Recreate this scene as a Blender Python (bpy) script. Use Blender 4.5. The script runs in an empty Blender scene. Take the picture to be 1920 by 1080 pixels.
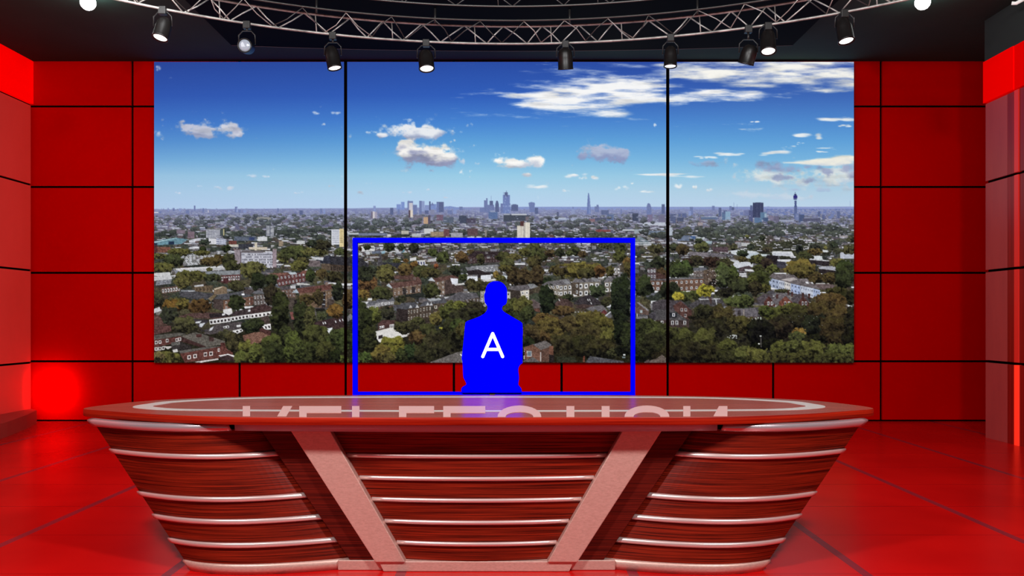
import bpy, bmesh, math, random
import numpy as np
from mathutils import Vector, Matrix
import numpy as np
# ---- the picture shown on the video wall: painted procedurally into an array (photo pixel frame: x 289..1601, y 116..680)
PX0, PY0, PW, PH = 289, 116, 1312, 564
def paint_city():
    R = np.random.RandomState(7)
    def noise(h, w, sx, sy, rs):
        gh, gw = int(h / sy) + 3, int(w / sx) + 3
        g = rs.rand(gh, gw)
        yy = np.arange(h) / sy; xx = np.arange(w) / sx
        y0 = yy.astype(int); x0 = xx.astype(int)
        fy = yy - y0; fx = xx - x0
        fy = (fy * fy * (3 - 2 * fy))[:, None]; fx = (fx * fx * (3 - 2 * fx))[None, :]
        a = g[y0][:, x0]; b = g[y0][:, x0 + 1]; c = g[y0 + 1][:, x0]; d = g[y0 + 1][:, x0 + 1]
        return (a * (1 - fx) + b * fx) * (1 - fy) + (c * (1 - fx) + d * fx) * fy
    def fbm(h, w, sx, sy, rs, o=4):
        t = np.zeros((h, w)); amp = 1.0; tot = 0
        for k in range(o):
            t += amp * noise(h, w, max(sx, 1.01), max(sy, 1.01), rs); tot += amp
            amp *= .55; sx /= 2; sy /= 2
        return t / tot
    def sstep(a, b, x):
        t = np.clip((x - a) / (b - a), 0, 1); return t * t * (3 - 2 * t)
    I = np.zeros((PH, PW, 3))
    Y, X = np.mgrid[0:PH, 0:PW].astype(float); X += PX0 + .5; Y += PY0 + .5
    # ---------- sky
    ys = [116, 180, 230, 265, 300, 330, 360, 392]
    cl = np.array([(42,70,152),(50,88,176),(66,118,198),(86,142,206),(116,170,216),(152,194,224),(168,200,228),(178,202,232)])
    cc = np.array([(42,76,163),(50,95,186),(72,132,209),(94,160,217),(124,184,225),(154,204,230),(174,210,234),(186,210,238)])
    cr = np.array([(44,74,160),(62,104,182),(80,138,206),(96,160,216),(120,180,222),(150,198,226),(176,206,226),(188,210,232)])
    for k in range(3):
        a = np.interp(Y, ys, cl[:, k]); b = np.interp(Y, ys, cc[:, k]); c = np.interp(Y, ys, cr[:, k])
        t = np.clip((X - 300) / 560, 0, 1); u = np.clip((X - 900) / 550, 0, 1)
        I[..., k] = (a * (1 - t) + b * t) * (1 - u) + c * u
    puff = 2.6 * (fbm(PH, PW, 16, 12, R, 5) - .5)
    wisp = 2.6 * (fbm(PH, PW, 70, 9, R, 6) - .5)
    tone2 = 2.6 * (fbm(PH, PW, 48, 8, R, 5) - .5)
    tone = fbm(PH, PW, 26, 16, R, 4) - .5
    def cloud(els, top, bot, n=1.5, wisps=False, soft=.6, op=1.0, split=.15):
        pd = 30 if max(e[2] for e in els) < 40 else 110; x0 = min(e[0] - e[2] for e in els) - pd; x1 = max(e[0] + e[2] for e in els) + pd
        y0 = min(e[1] - e[3] for e in els) - 20; y1 = max(e[1] + e[3] for e in els) + 20
        s = np.s_[max(0, int(y0 - PY0)):max(0, int(y1 - PY0)), max(0, int(x0 - PX0)):max(0, int(x1 - PX0))]
        x = X[s]; y = Y[s]
        if x.size == 0: return
        d = np.full(x.shape, -9.); v = np.zeros(x.shape); D = np.zeros(x.shape); vs = np.zeros(x.shape)
        for (cx, cy, rx, ry) in els:
            q = 1 - ((x - cx) / rx) ** 2 - ((y - cy) / ry) ** 2
            m = q > d; d = np.where(m, q, d)
            e = np.exp(1.2 * np.clip(q - 1, -8, 0)); D = 1 - (1 - D) * (1 - e); v += e * (y - cy) / ry; vs += e
        v = v / np.maximum(vs, .05)
        d = D - .34 + np.minimum(n * .38, .8) * (wisp if wisps else puff)[s]
        a = (sstep(-.04, soft * .85, d) * op)[..., None]
        g = sstep(-.5 + split, .6 + split, v + 2.2 * tone[s])[..., None]
        col = (np.array(top, float) * (1 - g) + np.array(bot, float) * g) * (1 + .16 * np.minimum(tone2[s], .02) [..., None])
        I[s] = I[s] * (1 - a) + col * a
    LG, GR = (205,204,216), (160,164,190)
    WH = (246,246,246)
    cloud([(365,247,30,10),(352,240,20,12),(380,245,26,13),(395,255,16,9),(342,228,9,5)], LG, GR, op=.9)
    cloud([(422,240,16,14),(437,240,14,16),(447,252,14,9)], (214,214,224), (165,168,192), op=.95)
    def puffs(e, top, bot, op=.75):
        cx, cy, rx, ry = e
        for i in range(5):
            dx = (R.rand() - .5) * 1.5
            cloud([(cx + rx * dx, cy + ry * (R.rand() - .5) * .9, rx * (.3 + .3 * R.rand()) * (1.15 - abs(dx) * .6), ry * (.45 + .35 * R.rand()))], top, bot, n=1.3, op=op * .7, soft=.9)
    for e in [(473,329,13,5),(409,352,10,5),(431,353,12,5),(375,350,7,3),(334,362,6,3),(590,212,12,5),(605,234,8,4),(632,211,12,5),(560,362,10,3),(673,362,11,4),(763,360,15,4),(803,356,4,2),(300,128,10,6),(296,250,12,8),
              (622,349,6,3),(840,370,9,3),(500,332,9,3)]:
        puffs(e, (214,222,236), (196,208,228))
    cloud([(780,250,50,13),(750,246,26,13),(785,250,34,14),(822,250,22,9),(716,255,10,5)], (238,238,240), (166,174,200), op=.95)
    cloud([(765,275,22,13),(790,286,36,16),(820,290,28,20),(838,302,22,11),(757,268,14,7),(800,292,45,16)], (246,244,240), (146,152,184), op=1, split=.0)
    for e in [(868,303,9,7),(897,307,7,4),(880,234,9,6),(850,265,8,4)]: puffs(e, (222,228,238), (190,205,226), .85)
    cloud([(968,309,42,8),(935,304,14,9),(965,307,24,10),(1000,305,20,11),(1013,302,10,9),(987,327,12,5)], (250,249,246), (196,202,216))
    cloud([(1130,292,50,12),(1105,286,28,11),(1135,291,42,14),(1165,289,20,12)], (176,186,212), (142,152,190), op=.95)
    for es in [[(1080,330,24,6),(1095,334,10,5)],[(1119,332,11,7)],[(1165,353,15,7)],[(1272,350,11,9)],[(1000,350,35,5)],[(1300,352,8,6)],[(1330,357,9,5)],[(1215,360,22,4)],[(1062,358,10,3)]]:
        for e in es: puffs(e, (242,243,242), (196,212,230), 1.0)
    puffs((1226,234,6,6), WH, (220,226,236), .9)
    # wide bright cloud, top centre and right
    W0 = (236,239,242)
    cloud([(1110,180,140,20),(1080,178,105,19),(1010,188,55,13),(1130,186,80,22),(1215,172,75,24),(1150,150,85,17),(1030,200,60,7),(1150,212,45,8)], WH, W0, n=2.0, wisps=True, split=.6, soft=1.0)
    cloud([(1060,142,50,9),(1110,135,60,7),(1230,140,60,16),(1180,124,70,7)], (232,236,242), W0, n=2.6, wisps=True, op=.75, split=.6, soft=1.15)
    cloud([(1300,178,85,14),(1370,177,75,9),(1410,173,40,5)], WH, W0, n=2.0, wisps=True, split=.6, soft=1.0)
    cloud([(1450,128,170,34),(1330,134,65,22),(1420,132,110,30),(1520,136,110,30),(1590,142,60,30),(1260,122,50,10)], (247,245,238), (222,222,220), n=1.6, wisps=True, split=.5, soft=.95)
    def streak(x0, x1, y, h, k=1.0, tilt=0):
        L_ = x1 - x0
        for i in range(7):
            c = x0 + L_ * (.12 + .76 * R.rand()); w = L_ * (.12 + .2 * R.rand())
            cloud([(c, y + tilt * (c - (x0+x1)/2) + h * .7 * (R.rand() - .5), w, h * (.25 + .3 * R.rand()))], (238,240,240), (222,230,236), n=1.5, wisps=True, op=.8 * k, soft=.8)
    for a in [(1538,1603,225,8),(1570,1603,236,4),(1488,1545,254,11,1,.08),(1490,1513,269,5,1,-.1),(1458,1495,277,7,1,-.1),(1414,1480,288,8,1,-.1),(1305,1345,296,5),(1335,1402,290,6),(1404,1424,229,3),(1190,1320,328,4,.9),(1240,1325,331,5,.8),(1530,1550,285,2)]: streak(*a)
    cloud([(1321,308,28,8)], (160,174,206), (132,150,192), op=.85)
    cloud([(1560,304,70,9),(1590,297,30,6)], (238,236,224), (214,218,220), n=1.4, wisps=True)
    cloud([(1430,332,40,15),(1480,335,70,22),(1550,335,70,22),(1590,330,30,22)], (228,230,226), (192,204,218), n=1.8, op=.85, soft=.9)
    cloud([(1452,314,32,12),(1485,318,28,10),(1430,308,20,7)], (150,160,194), (128,138,178), op=.8, soft=.9)
    cloud([(1470,334,28,8),(1520,338,20,9)], (150,162,196), (138,150,188), op=.8)
    cloud([(1592,316,18,10),(1600,328,12,9),(1518,313,16,6),(1537,314,9,5),(1550,322,12,7)], (146,156,192), (130,140,180), op=.75, soft=.9)
    cloud([(1545,357,26,6),(1490,356,14,4)], (172,190,216), (160,180,212), op=.7)
    cloud([(1420,366,60,7),(1470,372,50,6)], (206,216,228), (190,206,226), op=.6)
    # ---------- ground tools
    HAZE = np.array((136,146,186.))
    def hz(c, y, k=1.0):
        t = k * np.exp(-max(y - 390, 0) / 32.)
        return np.array(c, float) * (1 - t) + HAZE * t
    def mask(pts, ss=2):
        p = np.array(pts, float)
        x0 = int(np.floor(p[:, 0].min())) - PX0; x1 = int(np.ceil(p[:, 0].max())) - PX0 + 1
        y0 = int(np.floor(p[:, 1].min())) - PY0; y1 = int(np.ceil(p[:, 1].max())) - PY0 + 1
        x0 = max(0, x0); y0 = max(0, y0); x1 = min(PW, x1); y1 = min(PH, y1)
        if x1 <= x0 or y1 <= y0: return None, None
        m = np.zeros((y1 - y0, x1 - x0))
        for sy in range(ss):
            for sx in range(ss):
                gx = np.arange(x0, x1) + PX0 + (sx + .5) / ss; gy = (np.arange(y0, y1) + PY0 + (sy + .5) / ss)[:, None]
                ins = np.zeros(m.shape, bool)
                for (ax, ay), (bx, by) in zip(p, np.roll(p, -1, 0)):
                    if ay == by: continue
                    c = ((ay > gy) != (by > gy)) & (gx < (bx - ax) * (gy - ay) / (by - ay) + ax)
                    ins ^= c
                m += ins
        return np.s_[y0:y1, x0:x1], m / (ss * ss)
    grain = R.rand(PH, PW) - .5
    def poly(pts, col, g=16, al=1.0):
        s, m = mask(pts)
        if s is None: return
        c = np.array(col, float); yy_ = pts[0][1]; k_ = min(max((yy_ - 430) / 40., 0), 1); c = c * (1 - .3 * k_) + c.mean() * .3 * k_
        if c.mean() < 165: c = c * (1 - .16 * k_)
        c = c + g * grain[s][..., None]
        m = (m * al)[..., None]; I[s] = I[s] * (1 - m) + c * m
    def box(x0, y0, x1, y1, col, g=10): poly([(x0, y0), (x1, y0), (x1, y1), (x0, y1)], col, g)
    def quad(p, col, nx=0, ny=0, wc=(205,205,205), ww=.5, wh=.55, dark=True, g=16):
        # p: top-left, top-right, bottom-right, bottom-left
        poly(p, col, g); p = np.array(p, float)
        def B(u, v): return (p[0]*(1-u)+p[1]*u)*(1-v)+(p[3]*(1-u)+p[2]*u)*v
        for i in range(nx):
            for j in range(ny):
                a = (i + .5 - ww/2)/nx; b = (i + .5 + ww/2)/nx; c = (j + .55 - wh/2)/ny; d = (j + .55 + wh/2)/ny
                poly([B(a,c),B(b,c),B(b,d),B(a,d)], wc, 10)
                if dark:
                    e = (b-a)*.25; f = (d-c)*.22
                    poly([B(a+e,c+f),B(b-e,c+f),B(b-e,d-f),B(a+e,d-f)], (45,45,55), 10)
    def tree(cx, cy, rx, ry, col, dk=.30, p=2.0, al=1.0, lump=1.0):
        x0 = int(cx - rx*1.3) - PX0; x1 = int(cx + rx*1.3) - PX0 + 2; y0 = int(cy - ry*1.3) - PY0; y1 = int(cy + ry*1.3) - PY0 + 2
        x0 = max(x0, 0); y0 = max(y0, 0); x1 = min(x1, PW); y1 = min(y1, PH)
        if x1 <= x0 or y1 <= y0: return
        s = np.s_[y0:y1, x0:x1]; h, w = y1 - y0, x1 - x0
        dx = (X[s] - cx) / rx; dy = (Y[s] - cy) / ry
        r = (np.abs(dx) ** p + np.abs(dy) ** p) ** (1 / p)
        sc = max(2.2, min(rx, ry) / 2.2)
        n1 = fbm(h, w, sc, sc, R, 3); n2 = fbm(h, w, sc * .9, sc * .75, R, 3); n3 = R.rand(h, w)
        m = sstep(1.04, .9, r + .75 * (n1 - .5))
        L = .56 - .50 * dy - .10 * dx + lump * 2.2 * (n2 - .5) + .5 * (n3 - .5)
        L = np.clip(L, 0, 1.25)[..., None]
        c = np.array(col, float); c = (c * .72 + c.mean() * .28) * .80; d = c * dk * .9 + np.array((3, 3, 5))
        hi = c * 1.12 + np.array((6, 8, 0))
        C = np.where(L < .6, d + (c - d) * (L / .6), c + (hi - c) * (L - .6) / .65)
        m = (m * al)[..., None]; I[s] = I[s] * (1 - m) + C * m
    # ---------- land base
    gy = [386, 392, 400, 412, 430, 460, 500, 560, 620, 690]
    gc = np.array([(150,164,205),(134,142,186),(122,128,168),(108,110,140),(94,94,116),(76,80,86),(66,64,62),(56,52,48),(40,38,30),(34,33,22)])
    hor = np.interp(X, [289, 640, 900, 1601], [393, 391, 388.5, 388]) + .8 * (noise(PH, PW, 25, 900, R) - .5)
    land = sstep(-.6, .8, Y - hor)[..., None]
    gcol = np.stack([np.interp(Y, gy, gc[:, k]) for k in range(3)], -1)
    gcol += 26 * (fbm(PH, PW, 18, 3, R, 3) - .5)[..., None]
    I[:] = I * (1 - land) + gcol * land
    poly([(833,388),(845,387),(862,390),(890,393),(833,394)], (128,146,196), 4)
    for (ax, bx, y0, y1, c) in [(950,1255,388.5,394,(134,150,200)),(1435,1601,392,404,(108,122,172)),(1255,1435,389,393,(136,150,198)),(1435,1601,389,392,(140,154,202))]:
        box(ax, y0, bx, y1, c, 5)
    # ---------- random far-to-near clutter
    y = 393.0
    while y < 600:
        sc = .9 + (y - 390) * .045
        n = int(PW / (sc * 4.2))
        for k in range(n):
            cx = PX0 + R.rand() * PW; yy = y + R.rand() * 2
            far = y < 440
            rowt = .26 if y < 440 else (.36 if y < 480 else .5)
            if R.rand() < rowt and y > 403:
                gcol_ = [(66,72,62),(78,78,60),(54,60,54),(92,84,58),(84,70,58)][R.randint(5)]
                rx = sc * (1.6 + 2.2 * R.rand()); ry = rx * (.45 + .3 * R.rand())
                if y > 470: rx *= .9; ry = rx * .75
                tree(cx, yy, max(rx, 2), max(ry, 1.3), hz(gcol_, y, 1.25), dk=.7, lump=.6)
            else:
                w = sc * (1.2 + 3.2 * R.rand()); h = sc * (.6 + .8 * R.rand())
                wall = [(112,102,104),(94,84,88),(134,130,136),(88,74,72),(142,134,128),(104,106,120)][R.randint(6)]
                b = R.rand()
                roof = (214,216,222) if b < .3 else ((150,154,168) if b < .5 else ((92,88,98) if b < .88 else (108,80,74)))
                box(cx, yy - h, cx + w, yy, hz(wall, y), 20)
                box(cx - .3, yy - h - max(.7, h * .35), cx + w * .98, yy - h + .2, hz(roof, y, 1.05), 10)
                if y > 450 and R.rand() < .6:
                    nw = int(w / 3)
                    for i in range(nw): box(cx + 1 + i * 3, yy - h * .7, cx + 2.2 + i * 3, yy - h * .3, (190,190,190) if R.rand() < .5 else (40,40,46), 8)
        y += 1.0 + (y - 390) * .022
    # distant towers and blocks: (x0, y0, x1, y1, colour)
    def T(ox, oy, sc):
        return lambda *c: [(ox + c[i] / sc, oy + c[i + 1] / sc) for i in range(0, len(c), 2)]
    def tow(ox, lst, sc=5.647, oy=350):
        for (a, b, c, d, col) in lst: box(ox + a / sc, oy + b / sc, ox + c / sc, oy + d / sc, col, 8)
    B1, B2, B3 = (134,148,194), (112,124,168), (92,102,140)
    tow(280, [(475,203,492,258,B2),(910,215,937,275,B2),(925,222,937,275,(150,164,206)),(565,232,585,275,B2),(250,230,270,262,B2),(315,235,338,262,B1),(198,230,210,262,B1),(388,250,425,285,B2),(1592,253,1628,303,B3),(1810,235,1832,290,B2),(1845,238,1865,290,B1),
              (620,250,632,278,(190,190,205)),(1358,232,1372,270,B2),(1000,250,1030,280,B1),(950,248,972,278,B2),(835,248,850,270,B1),(50,272,95,282,(206,206,214)),(105,262,130,285,B2),
              (1080,325,1290,358,(140,140,140)),(905,330,1060,355,(126,130,134)),(830,310,915,320,(170,172,182)),(765,290,815,345,(96,106,120))])
    tow(620, [(455,205,480,265,B1),(700,190,745,250,(126,146,200)),(747,163,785,245,(124,146,200)),(815,155,875,250,B2),(825,150,832,160,B2),(632,225,665,300,B3),(712,240,735,290,B2),(940,153,968,290,B2),(966,155,998,265,(140,154,196)),(868,195,918,290,B2),
              (1000,198,1045,255,B1),(1045,157,1062,255,B3),(1062,185,1120,245,(124,142,194)),(1125,163,1200,275,B3),(1125,170,1150,275,(112,124,170)),(1365,215,1400,250,B2),(1300,245,1335,290,B1),(1240,250,1290,290,B2),(1000,255,1040,290,B3),(1060,245,1100,300,(130,134,162)),
              (832,175,872,330,(196,194,204)),(828,250,848,330,(92,80,92)),(848,250,872,325,(214,204,192)),(433,268,448,365,(112,104,122)),(448,265,470,362,(206,200,204)),(470,268,495,362,(160,156,176)),
              (880,305,975,400,(114,110,126)),(985,325,1032,395,(186,156,130)),(1032,305,1060,395,(84,80,100)),(1125,300,1195,360,(112,92,112)),(1110,362,1175,398,(120,126,140)),(1195,325,1305,385,(88,98,116)),(1310,330,1350,360,(126,134,154)),(1360,310,1455,390,(70,76,96)),(1440,340,1540,388,(78,74,92)),
              (1580,225,1690,270,B2),(1625,148,1662,240,B2),(1650,125,1662,240,B2),(1660,195,1735,280,B2),(1685,152,1722,200,B3),(1702,100,1704,152,B2),(1675,270,1770,345,(92,112,154)),(1690,255,1755,275,(140,150,180)),(1800,180,1905,285,B2),(1826,90,1900,285,(112,128,178)),(1845,62,1878,110,B3),(1862,45,1866,70,B3),(1830,60,1832,90,B2),(1835,300,1920,375,(78,84,104)),
              (1835,290,1900,303,(170,176,190))])
    poly(T(620,350,5.647)(1745,270,1745,190,1755,155,1765,148,1776,160,1785,195,1785,270), B3, 8)
    poly(T(620,350,5.647)(1062,200,1080,168,1098,200), B2, 8)
    for j in range(16):
        x = 1826 + 74 * R.rand(); yb = 95 + 180 * R.rand(); tow(620, [(x, yb, x + 9, yb + 16, (140,156,200))])
    tow(940, [(108,195,180,260,B3),(120,188,165,200,B3),(355,225,392,290,B3),(990,212,1035,272,B2),(1012,195,1032,215,B2),(1265,242,1278,290,B2),(1700,190,1733,290,B3),(1390,285,1455,370,(70,76,98)),(1118,292,1197,365,(112,124,154)),(1125,300,1188,360,(96,110,146)),(1060,252,1140,300,(96,106,142)),
              (742,260,782,290,(140,150,186)),(25,305,310,365,(72,78,92)),(110,290,270,306,(190,194,202)),(260,318,308,362,(112,104,112)),(1790,293,1850,390,(88,96,128)),(1550,300,1605,380,(120,112,140)),(1665,305,1735,380,(112,110,136)),(510,335,880,362,(150,160,186)),(560,330,690,345,(176,186,204)),(720,335,738,375,(96,100,122)),(995,332,1115,365,(84,88,112)),(590,270,610,330,(90,96,124)),
              (1410,455,1525,500,(150,160,170)),(1500,380,1740,412,(186,192,206)),(1280,455,1410,470,(196,200,210)),(1000,460,1158,510,(128,70,70)),(1030,430,1048,500,(120,62,62)),(845,500,975,540,(64,58,66)),(730,490,840,540,(150,156,170)),(1540,470,1740,510,(110,122,142)),(1780,435,1815,520,(170,178,190)),
              (500,335,540,372,(70,76,96)),(1350,270,1400,285,(96,104,138)),(890,345,995,375,(130,104,112)),(470,445,720,470,(108,112,124)),(350,515,560,540,(104,78,80)),
              (170,415,240,545,(206,200,190)),(203,370,245,420,(80,54,54)),(240,385,260,545,(172,166,160)),(258,380,305,545,(216,210,198)),(284,388,288,545,(170,162,150)),(186,418,190,545,(176,170,160)),(212,418,216,545,(176,170,160)),(226,418,230,545,(180,174,164))])
    S4 = T(940,350,5.647)
    poly(S4(290,175,318,165,355,172,360,185,352,225,356,270,300,270,298,225), (112,126,172), 8)
    poly(S4(921,70,930,70,940,130,948,240,950,290,908,290,912,190), (104,120,170), 8); poly(S4(928,85,934,110,946,290,930,290), (126,142,188), 6)
    poly(S4(1543,300,1543,205,1552,180,1568,176,1580,190,1592,230,1593,300), B2, 8)
    poly(S4(745,262,748,244,760,232,775,244,780,262), (140,152,190), 6); box(940+757/5.647, 350+215/5.647, 940+764/5.647, 350+236/5.647, B2, 4)
    poly(S4(1440,545,1450,530,1480,530,1500,545,1580,590,1570,610,1420,610,1420,560), (120,134,144), 10); box(1190,455,1225,456.6,(190,196,200)); box(1190,459,1235,460.6,(170,178,186))
    tow(1270, [(15,288,40,325,B3),(55,285,100,330,B3),(135,218,168,300,B2),(122,260,150,310,B1),(370,205,398,250,B2),(440,225,468,320,B3),(553,208,578,255,B2),(578,220,605,255,B3),(600,170,603,225,B2),(635,190,638,290,B2),(475,275,515,355,(92,112,146)),(490,255,530,290,B3),(512,265,565,350,(136,164,190)),(665,270,700,305,B2),(710,250,760,310,(112,120,160)),
               (760,250,803,375,(84,90,128)),(775,200,800,260,B3),(803,172,915,330,(62,68,98)),(830,168,890,176,(58,62,92)),(845,175,849,325,(78,84,116)),(885,175,889,325,(78,84,116)),(820,330,900,385,(92,116,150)),(880,275,945,360,(92,120,150)),(925,285,950,330,(150,170,190)),(965,310,1020,385,(122,116,140)),(1022,315,1080,385,(104,102,126)),(905,330,965,370,(72,88,120)),
               (240,322,430,348,(92,108,140)),(250,318,430,324,(176,184,200)),(0,330,70,370,(78,86,112)),(1240,205,1270,345,(92,104,146)),(1244,150,1264,215,(72,84,132)),(1232,95,1272,128,(48,44,118)),(1235,128,1268,142,(62,68,118)),(1240,80,1264,96,(62,66,112)),(1247,60,1253,82,(62,68,112)),(1240,155,1268,160,B3),(1240,175,1268,180,B3),
               (1250,285,1290,355,(112,124,164)),(1290,298,1348,385,(76,88,122)),(1490,262,1515,330,B3),(1690,262,1725,340,B3),(1535,298,1565,350,B3),(1600,310,1640,345,B2),(1625,288,1660,330,B2),(1810,305,1845,335,B3),(1832,150,1834,218,B1),(1330,340,1520,375,(86,88,112)),(1085,352,1240,372,(150,156,180)),
               (0,520,130,575,(104,116,140)),(140,525,195,555,(72,100,150)),(200,535,295,556,(186,194,200)),(300,578,370,608,(150,172,184)),(1075,495,1105,525,(170,170,174)),(1070,452,1155,468,(206,208,212)),(1720,520,1850,540,(160,152,156)),(640,595,680,630,(150,152,160)),(680,598,785,632,(176,178,180)),(690,415,790,450,(150,136,124)),(235,322,250,372,(120,112,130)),(220,380,275,415,(156,146,150))])
    TOWER = [(170,415,240,545,(206,200,190)),(203,370,245,420,(80,54,54)),(240,385,260,545,(172,166,160)),(258,380,305,545,(216,210,198)),(284,388,288,545,(170,162,150)),(212,418,216,545,(176,170,160))]
    # ferris wheel arc
    for a in np.linspace(.1, 3.04, 14): box(1441 + 6 * np.cos(a) - .4, 393 - 6 * np.sin(a), 1441 + 6 * np.cos(a) + .4, 393.8 - 6 * np.sin(a), (130,144,190), 2)
    # soft tree belts in the middle distance
    for (a, b, y0, y1, n, c) in [(1300,1470,418,440,46,(70,78,66)),(1420,1601,422,440,50,(72,78,62)),(289,520,405,420,40,(80,86,88)),(470,650,400,440,60,(72,82,72)),(650,800,410,430,46,(68,78,70)),(940,1230,408,430,50,(78,84,80)),(650,1250,436,446,60,(64,70,60)),(289,640,430,452,44,(58,66,54)),(1420,1601,455,480,34,(66,66,44)),(1270,1400,430,446,20,(70,76,58))]:
        for k in range(n):
            yy = y0 + (y1 - y0) * R.rand(); rx = 3 + (yy - 395) * .09 * (1 + R.rand())
            tree(a + (b - a) * R.rand(), yy, rx, rx * .6, hz(np.array(c) * (.85 + .4 * R.rand()), yy, .9), dk=.7, lump=.6)
    for k in range(900):      # pale rooftops and white gables strewn through
        yy = 405 + 85 * R.rand() ** 1.2; xx = PX0 + PW * R.rand(); sc = .8 + (yy - 395) * .022
        box(xx, yy, xx + sc * (1.5 + 4 * R.rand()), yy + max(.8, sc * .5), hz((196,196,206), yy, 1.0), 8)
    tow(940, TOWER)
    # ---------- landmarks left
    L = T(280, 350, 5.647)
    quad(L(603,455,750,460,750,545,603,545), (120,122,136), 11, 6, (206,208,216), .7, .45, False); tow(280, [(750,462,785,520,(74,82,84)),(785,452,796,520,(176,168,130))])
    quad(L(1238,415,1325,418,1325,525,1238,525), (84,88,102), 2, 9, (206,208,214), .8, .45, False)
    poly(L(50,585,160,560,290,543,410,562,340,610,50,625), (104,148,166), 10); poly(L(50,585,290,543,295,548,60,600), (150,184,196), 6); tow(280, [(205,582,265,615,(40,60,92)),(50,598,88,625,(36,48,72)),(50,625,90,700,(96,50,52))])
    poly(L(85,640,225,640,225,690,180,700,90,700), (140,84,68), 18)
    poly(L(420,570,520,548,600,548,600,565,430,590), (190,192,204), 8)
    quad(L(632,548,712,555,712,612,632,612), (206,206,212)); quad(L(712,545,815,560,815,622,712,615), (186,190,206), 6, 3, (92,100,140), .6, .5, False)
    tow(280, [(845,575,925,612,(120,66,60)),(900,530,1140,575,(92,100,118)),(1060,540,1115,568,(60,72,120)),(1150,535,1250,578,(200,202,206)),(830,615,960,640,(196,192,180)),(945,610,1100,660,(60,62,74)),(1055,645,1250,668,(200,184,164)),(1375,580,1420,632,(160,140,116)),(408,478,480,550,(122,104,116)),(290,460,380,500,(120,108,122)),(1365,640,1400,655,(170,170,170)),(1560,575,1650,610,(186,188,190)),(1690,630,1750,655,(150,150,156)),(1740,668,1890,690,(176,178,178))])
    quad(L(620,430+20,760,452,760,460,600,460), (140,142,150))
    # white terraces left
    for (a, b, c, d) in [(340,735,660,700),(380,760,700,725),(600,700,900,680),(340,790,560,770),(360,815,560,800)]:
        n = int((c - a) / 40)
        for i in range(n):
            x = a + i * 40; yq = b + (d - b) * i / n
            quad(L(x, yq, x + 34, yq - 3, x + 34, yq + 24, x, yq + 26), (196,198,206) if R.rand() < .7 else (150,146,150), 2, 1, (90,92,104), .4, .5, False)
    poly(L(250,870,820,838,820,865,340,905), (206,206,210), 8); poly(L(250,870,345,905,345,925,290,925), (150,154,172), 8); poly(L(345,885,820,855,820,880,345,918), (176,176,182), 10)
    poly(L(50,918,225,905,225,945,50,950), (196,196,198)); poly(L(50,955,305,935,240,985,50,1000), (190,190,194)); quad(L(80,1000,240,985,235,1030,70,1050), (128,130,146), 8, 2, (206,208,216), .5, .5)
    poly(L(590,910,960,885,960,935,600,930), (140,150,164), 10)
    # slab block
    tow(280, [(1118,595,1143,690,(206,194,170)),(903,670,972,885,(166,148,160)),(968,690,980,885,(84,68,80))])
    quad(L(978,700,1318,695,1318,855,978,880), (176,176,194), 0, 0)
    for j in range(6):
        yq = 715 + j * 27
        for i in range(22):
            xx = 985 + i * 15
            c = (92,92,108) if R.rand() < .62 else (206,206,214)
            poly(L(xx, yq, xx + 9, yq, xx + 9, yq + 13, xx, yq + 13), c, 8)
    tow(280, [(1308,662,1350,855,(176,152,164)),(980,678,1210,702,(120,110,116))])
    # church with spire, dark slate hall
    poly(T(620,350,5.647)(0,738,140,745,330,755,420,850,360,880,0,825), (58,56,66), 12); quad(T(620,350,5.647)(0,825,250,845,250,900,0,900), (92,72,58), 12, 1, (50,44,44), .4, .6, False)
    poly(L(1740,800,1870,735,1920,725,1920,820,1830,815), (56,58,76), 10); poly(L(1690,780,1810,790,1820,850,1690,850), (126,108,112)); poly(L(1720,745,1850,752,1840,785,1725,765), (190,192,200)); poly(L(1825,818,1920,820,1920,890,1825,885), (112,90,72), 18)
    poly(T(620,350,5.647)(500,800,518,655,525,655,552,800,552,880,500,880), (84,80,86), 14); poly(T(620,350,5.647)(555,805,840,820,840,860,700,865,555,840), (54,54,68), 8)
    tow(620, [(10,455,100,615,(206,208,216)),(95,450,140,640,(214,196,150)),(140,460,143,640,(150,140,120)),(190,540,232,660,(96,90,112)),(180,490,300,510,(176,182,192)),(300,495,600,520,(116,124,150)),(990,447,1090,500,(196,198,202)),(750,470,830,505,(176,172,160)),(1060,480,1200,530,(150,132,110)),(1275,490,1400,540,(160,160,170)),(600,505,640,535,(196,196,200)),(860,500,960,535,(176,180,186)),(1635,465,1655,535,(140,134,130)),(1200,455,1260,530,(106,74,78)),(1450,450,1560,520,(92,72,76))])
    for j in range(7): tow(620, [(20, 470 + 20*j, 90, 476 + 20*j, (150,156,176)), (104, 470 + 20*j, 134, 478 + 20*j, (176,156,116))])
    C = T(620, 350, 5.647)
    for (a, b, c, d, col) in [(285,640,470,690,(206,206,208)),(420,690,850,700,(190,194,200)),(755,678,785,702,(96,170,196)),(540,690,580,716,(130,176,200)),(440,690,530,716,(106,120,150)),(300,700,420,730,(176,180,186)),(680,650,780,670,(176,180,190)),(840,760,910,790,(206,206,206)),(1030,770,1140,800,(176,176,180)),(1060,800,1140,830,(120,96,90))]:
        poly(C(a, b, c, b - 12, c, d - 8, a, d), col, 12)
    quad(C(915,785,1005,780,1005,845,925,830), (206,206,206), 3, 1, (64,72,130), .5, .5, False)
    poly(C(1460,735,1500,690,1800,690,1850,720,1850,770,1460,790), (62,46,52), 22); quad(C(1450,745,1800,735,1800,800,1450,820), (80,56,58), 12, 2, (160,140,140), .4, .4)
    quad(C(980+40,640,1180,640,1180,690,980,700), (74,62,72), 8, 2, (120,110,116), .5, .4, False)
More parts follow.
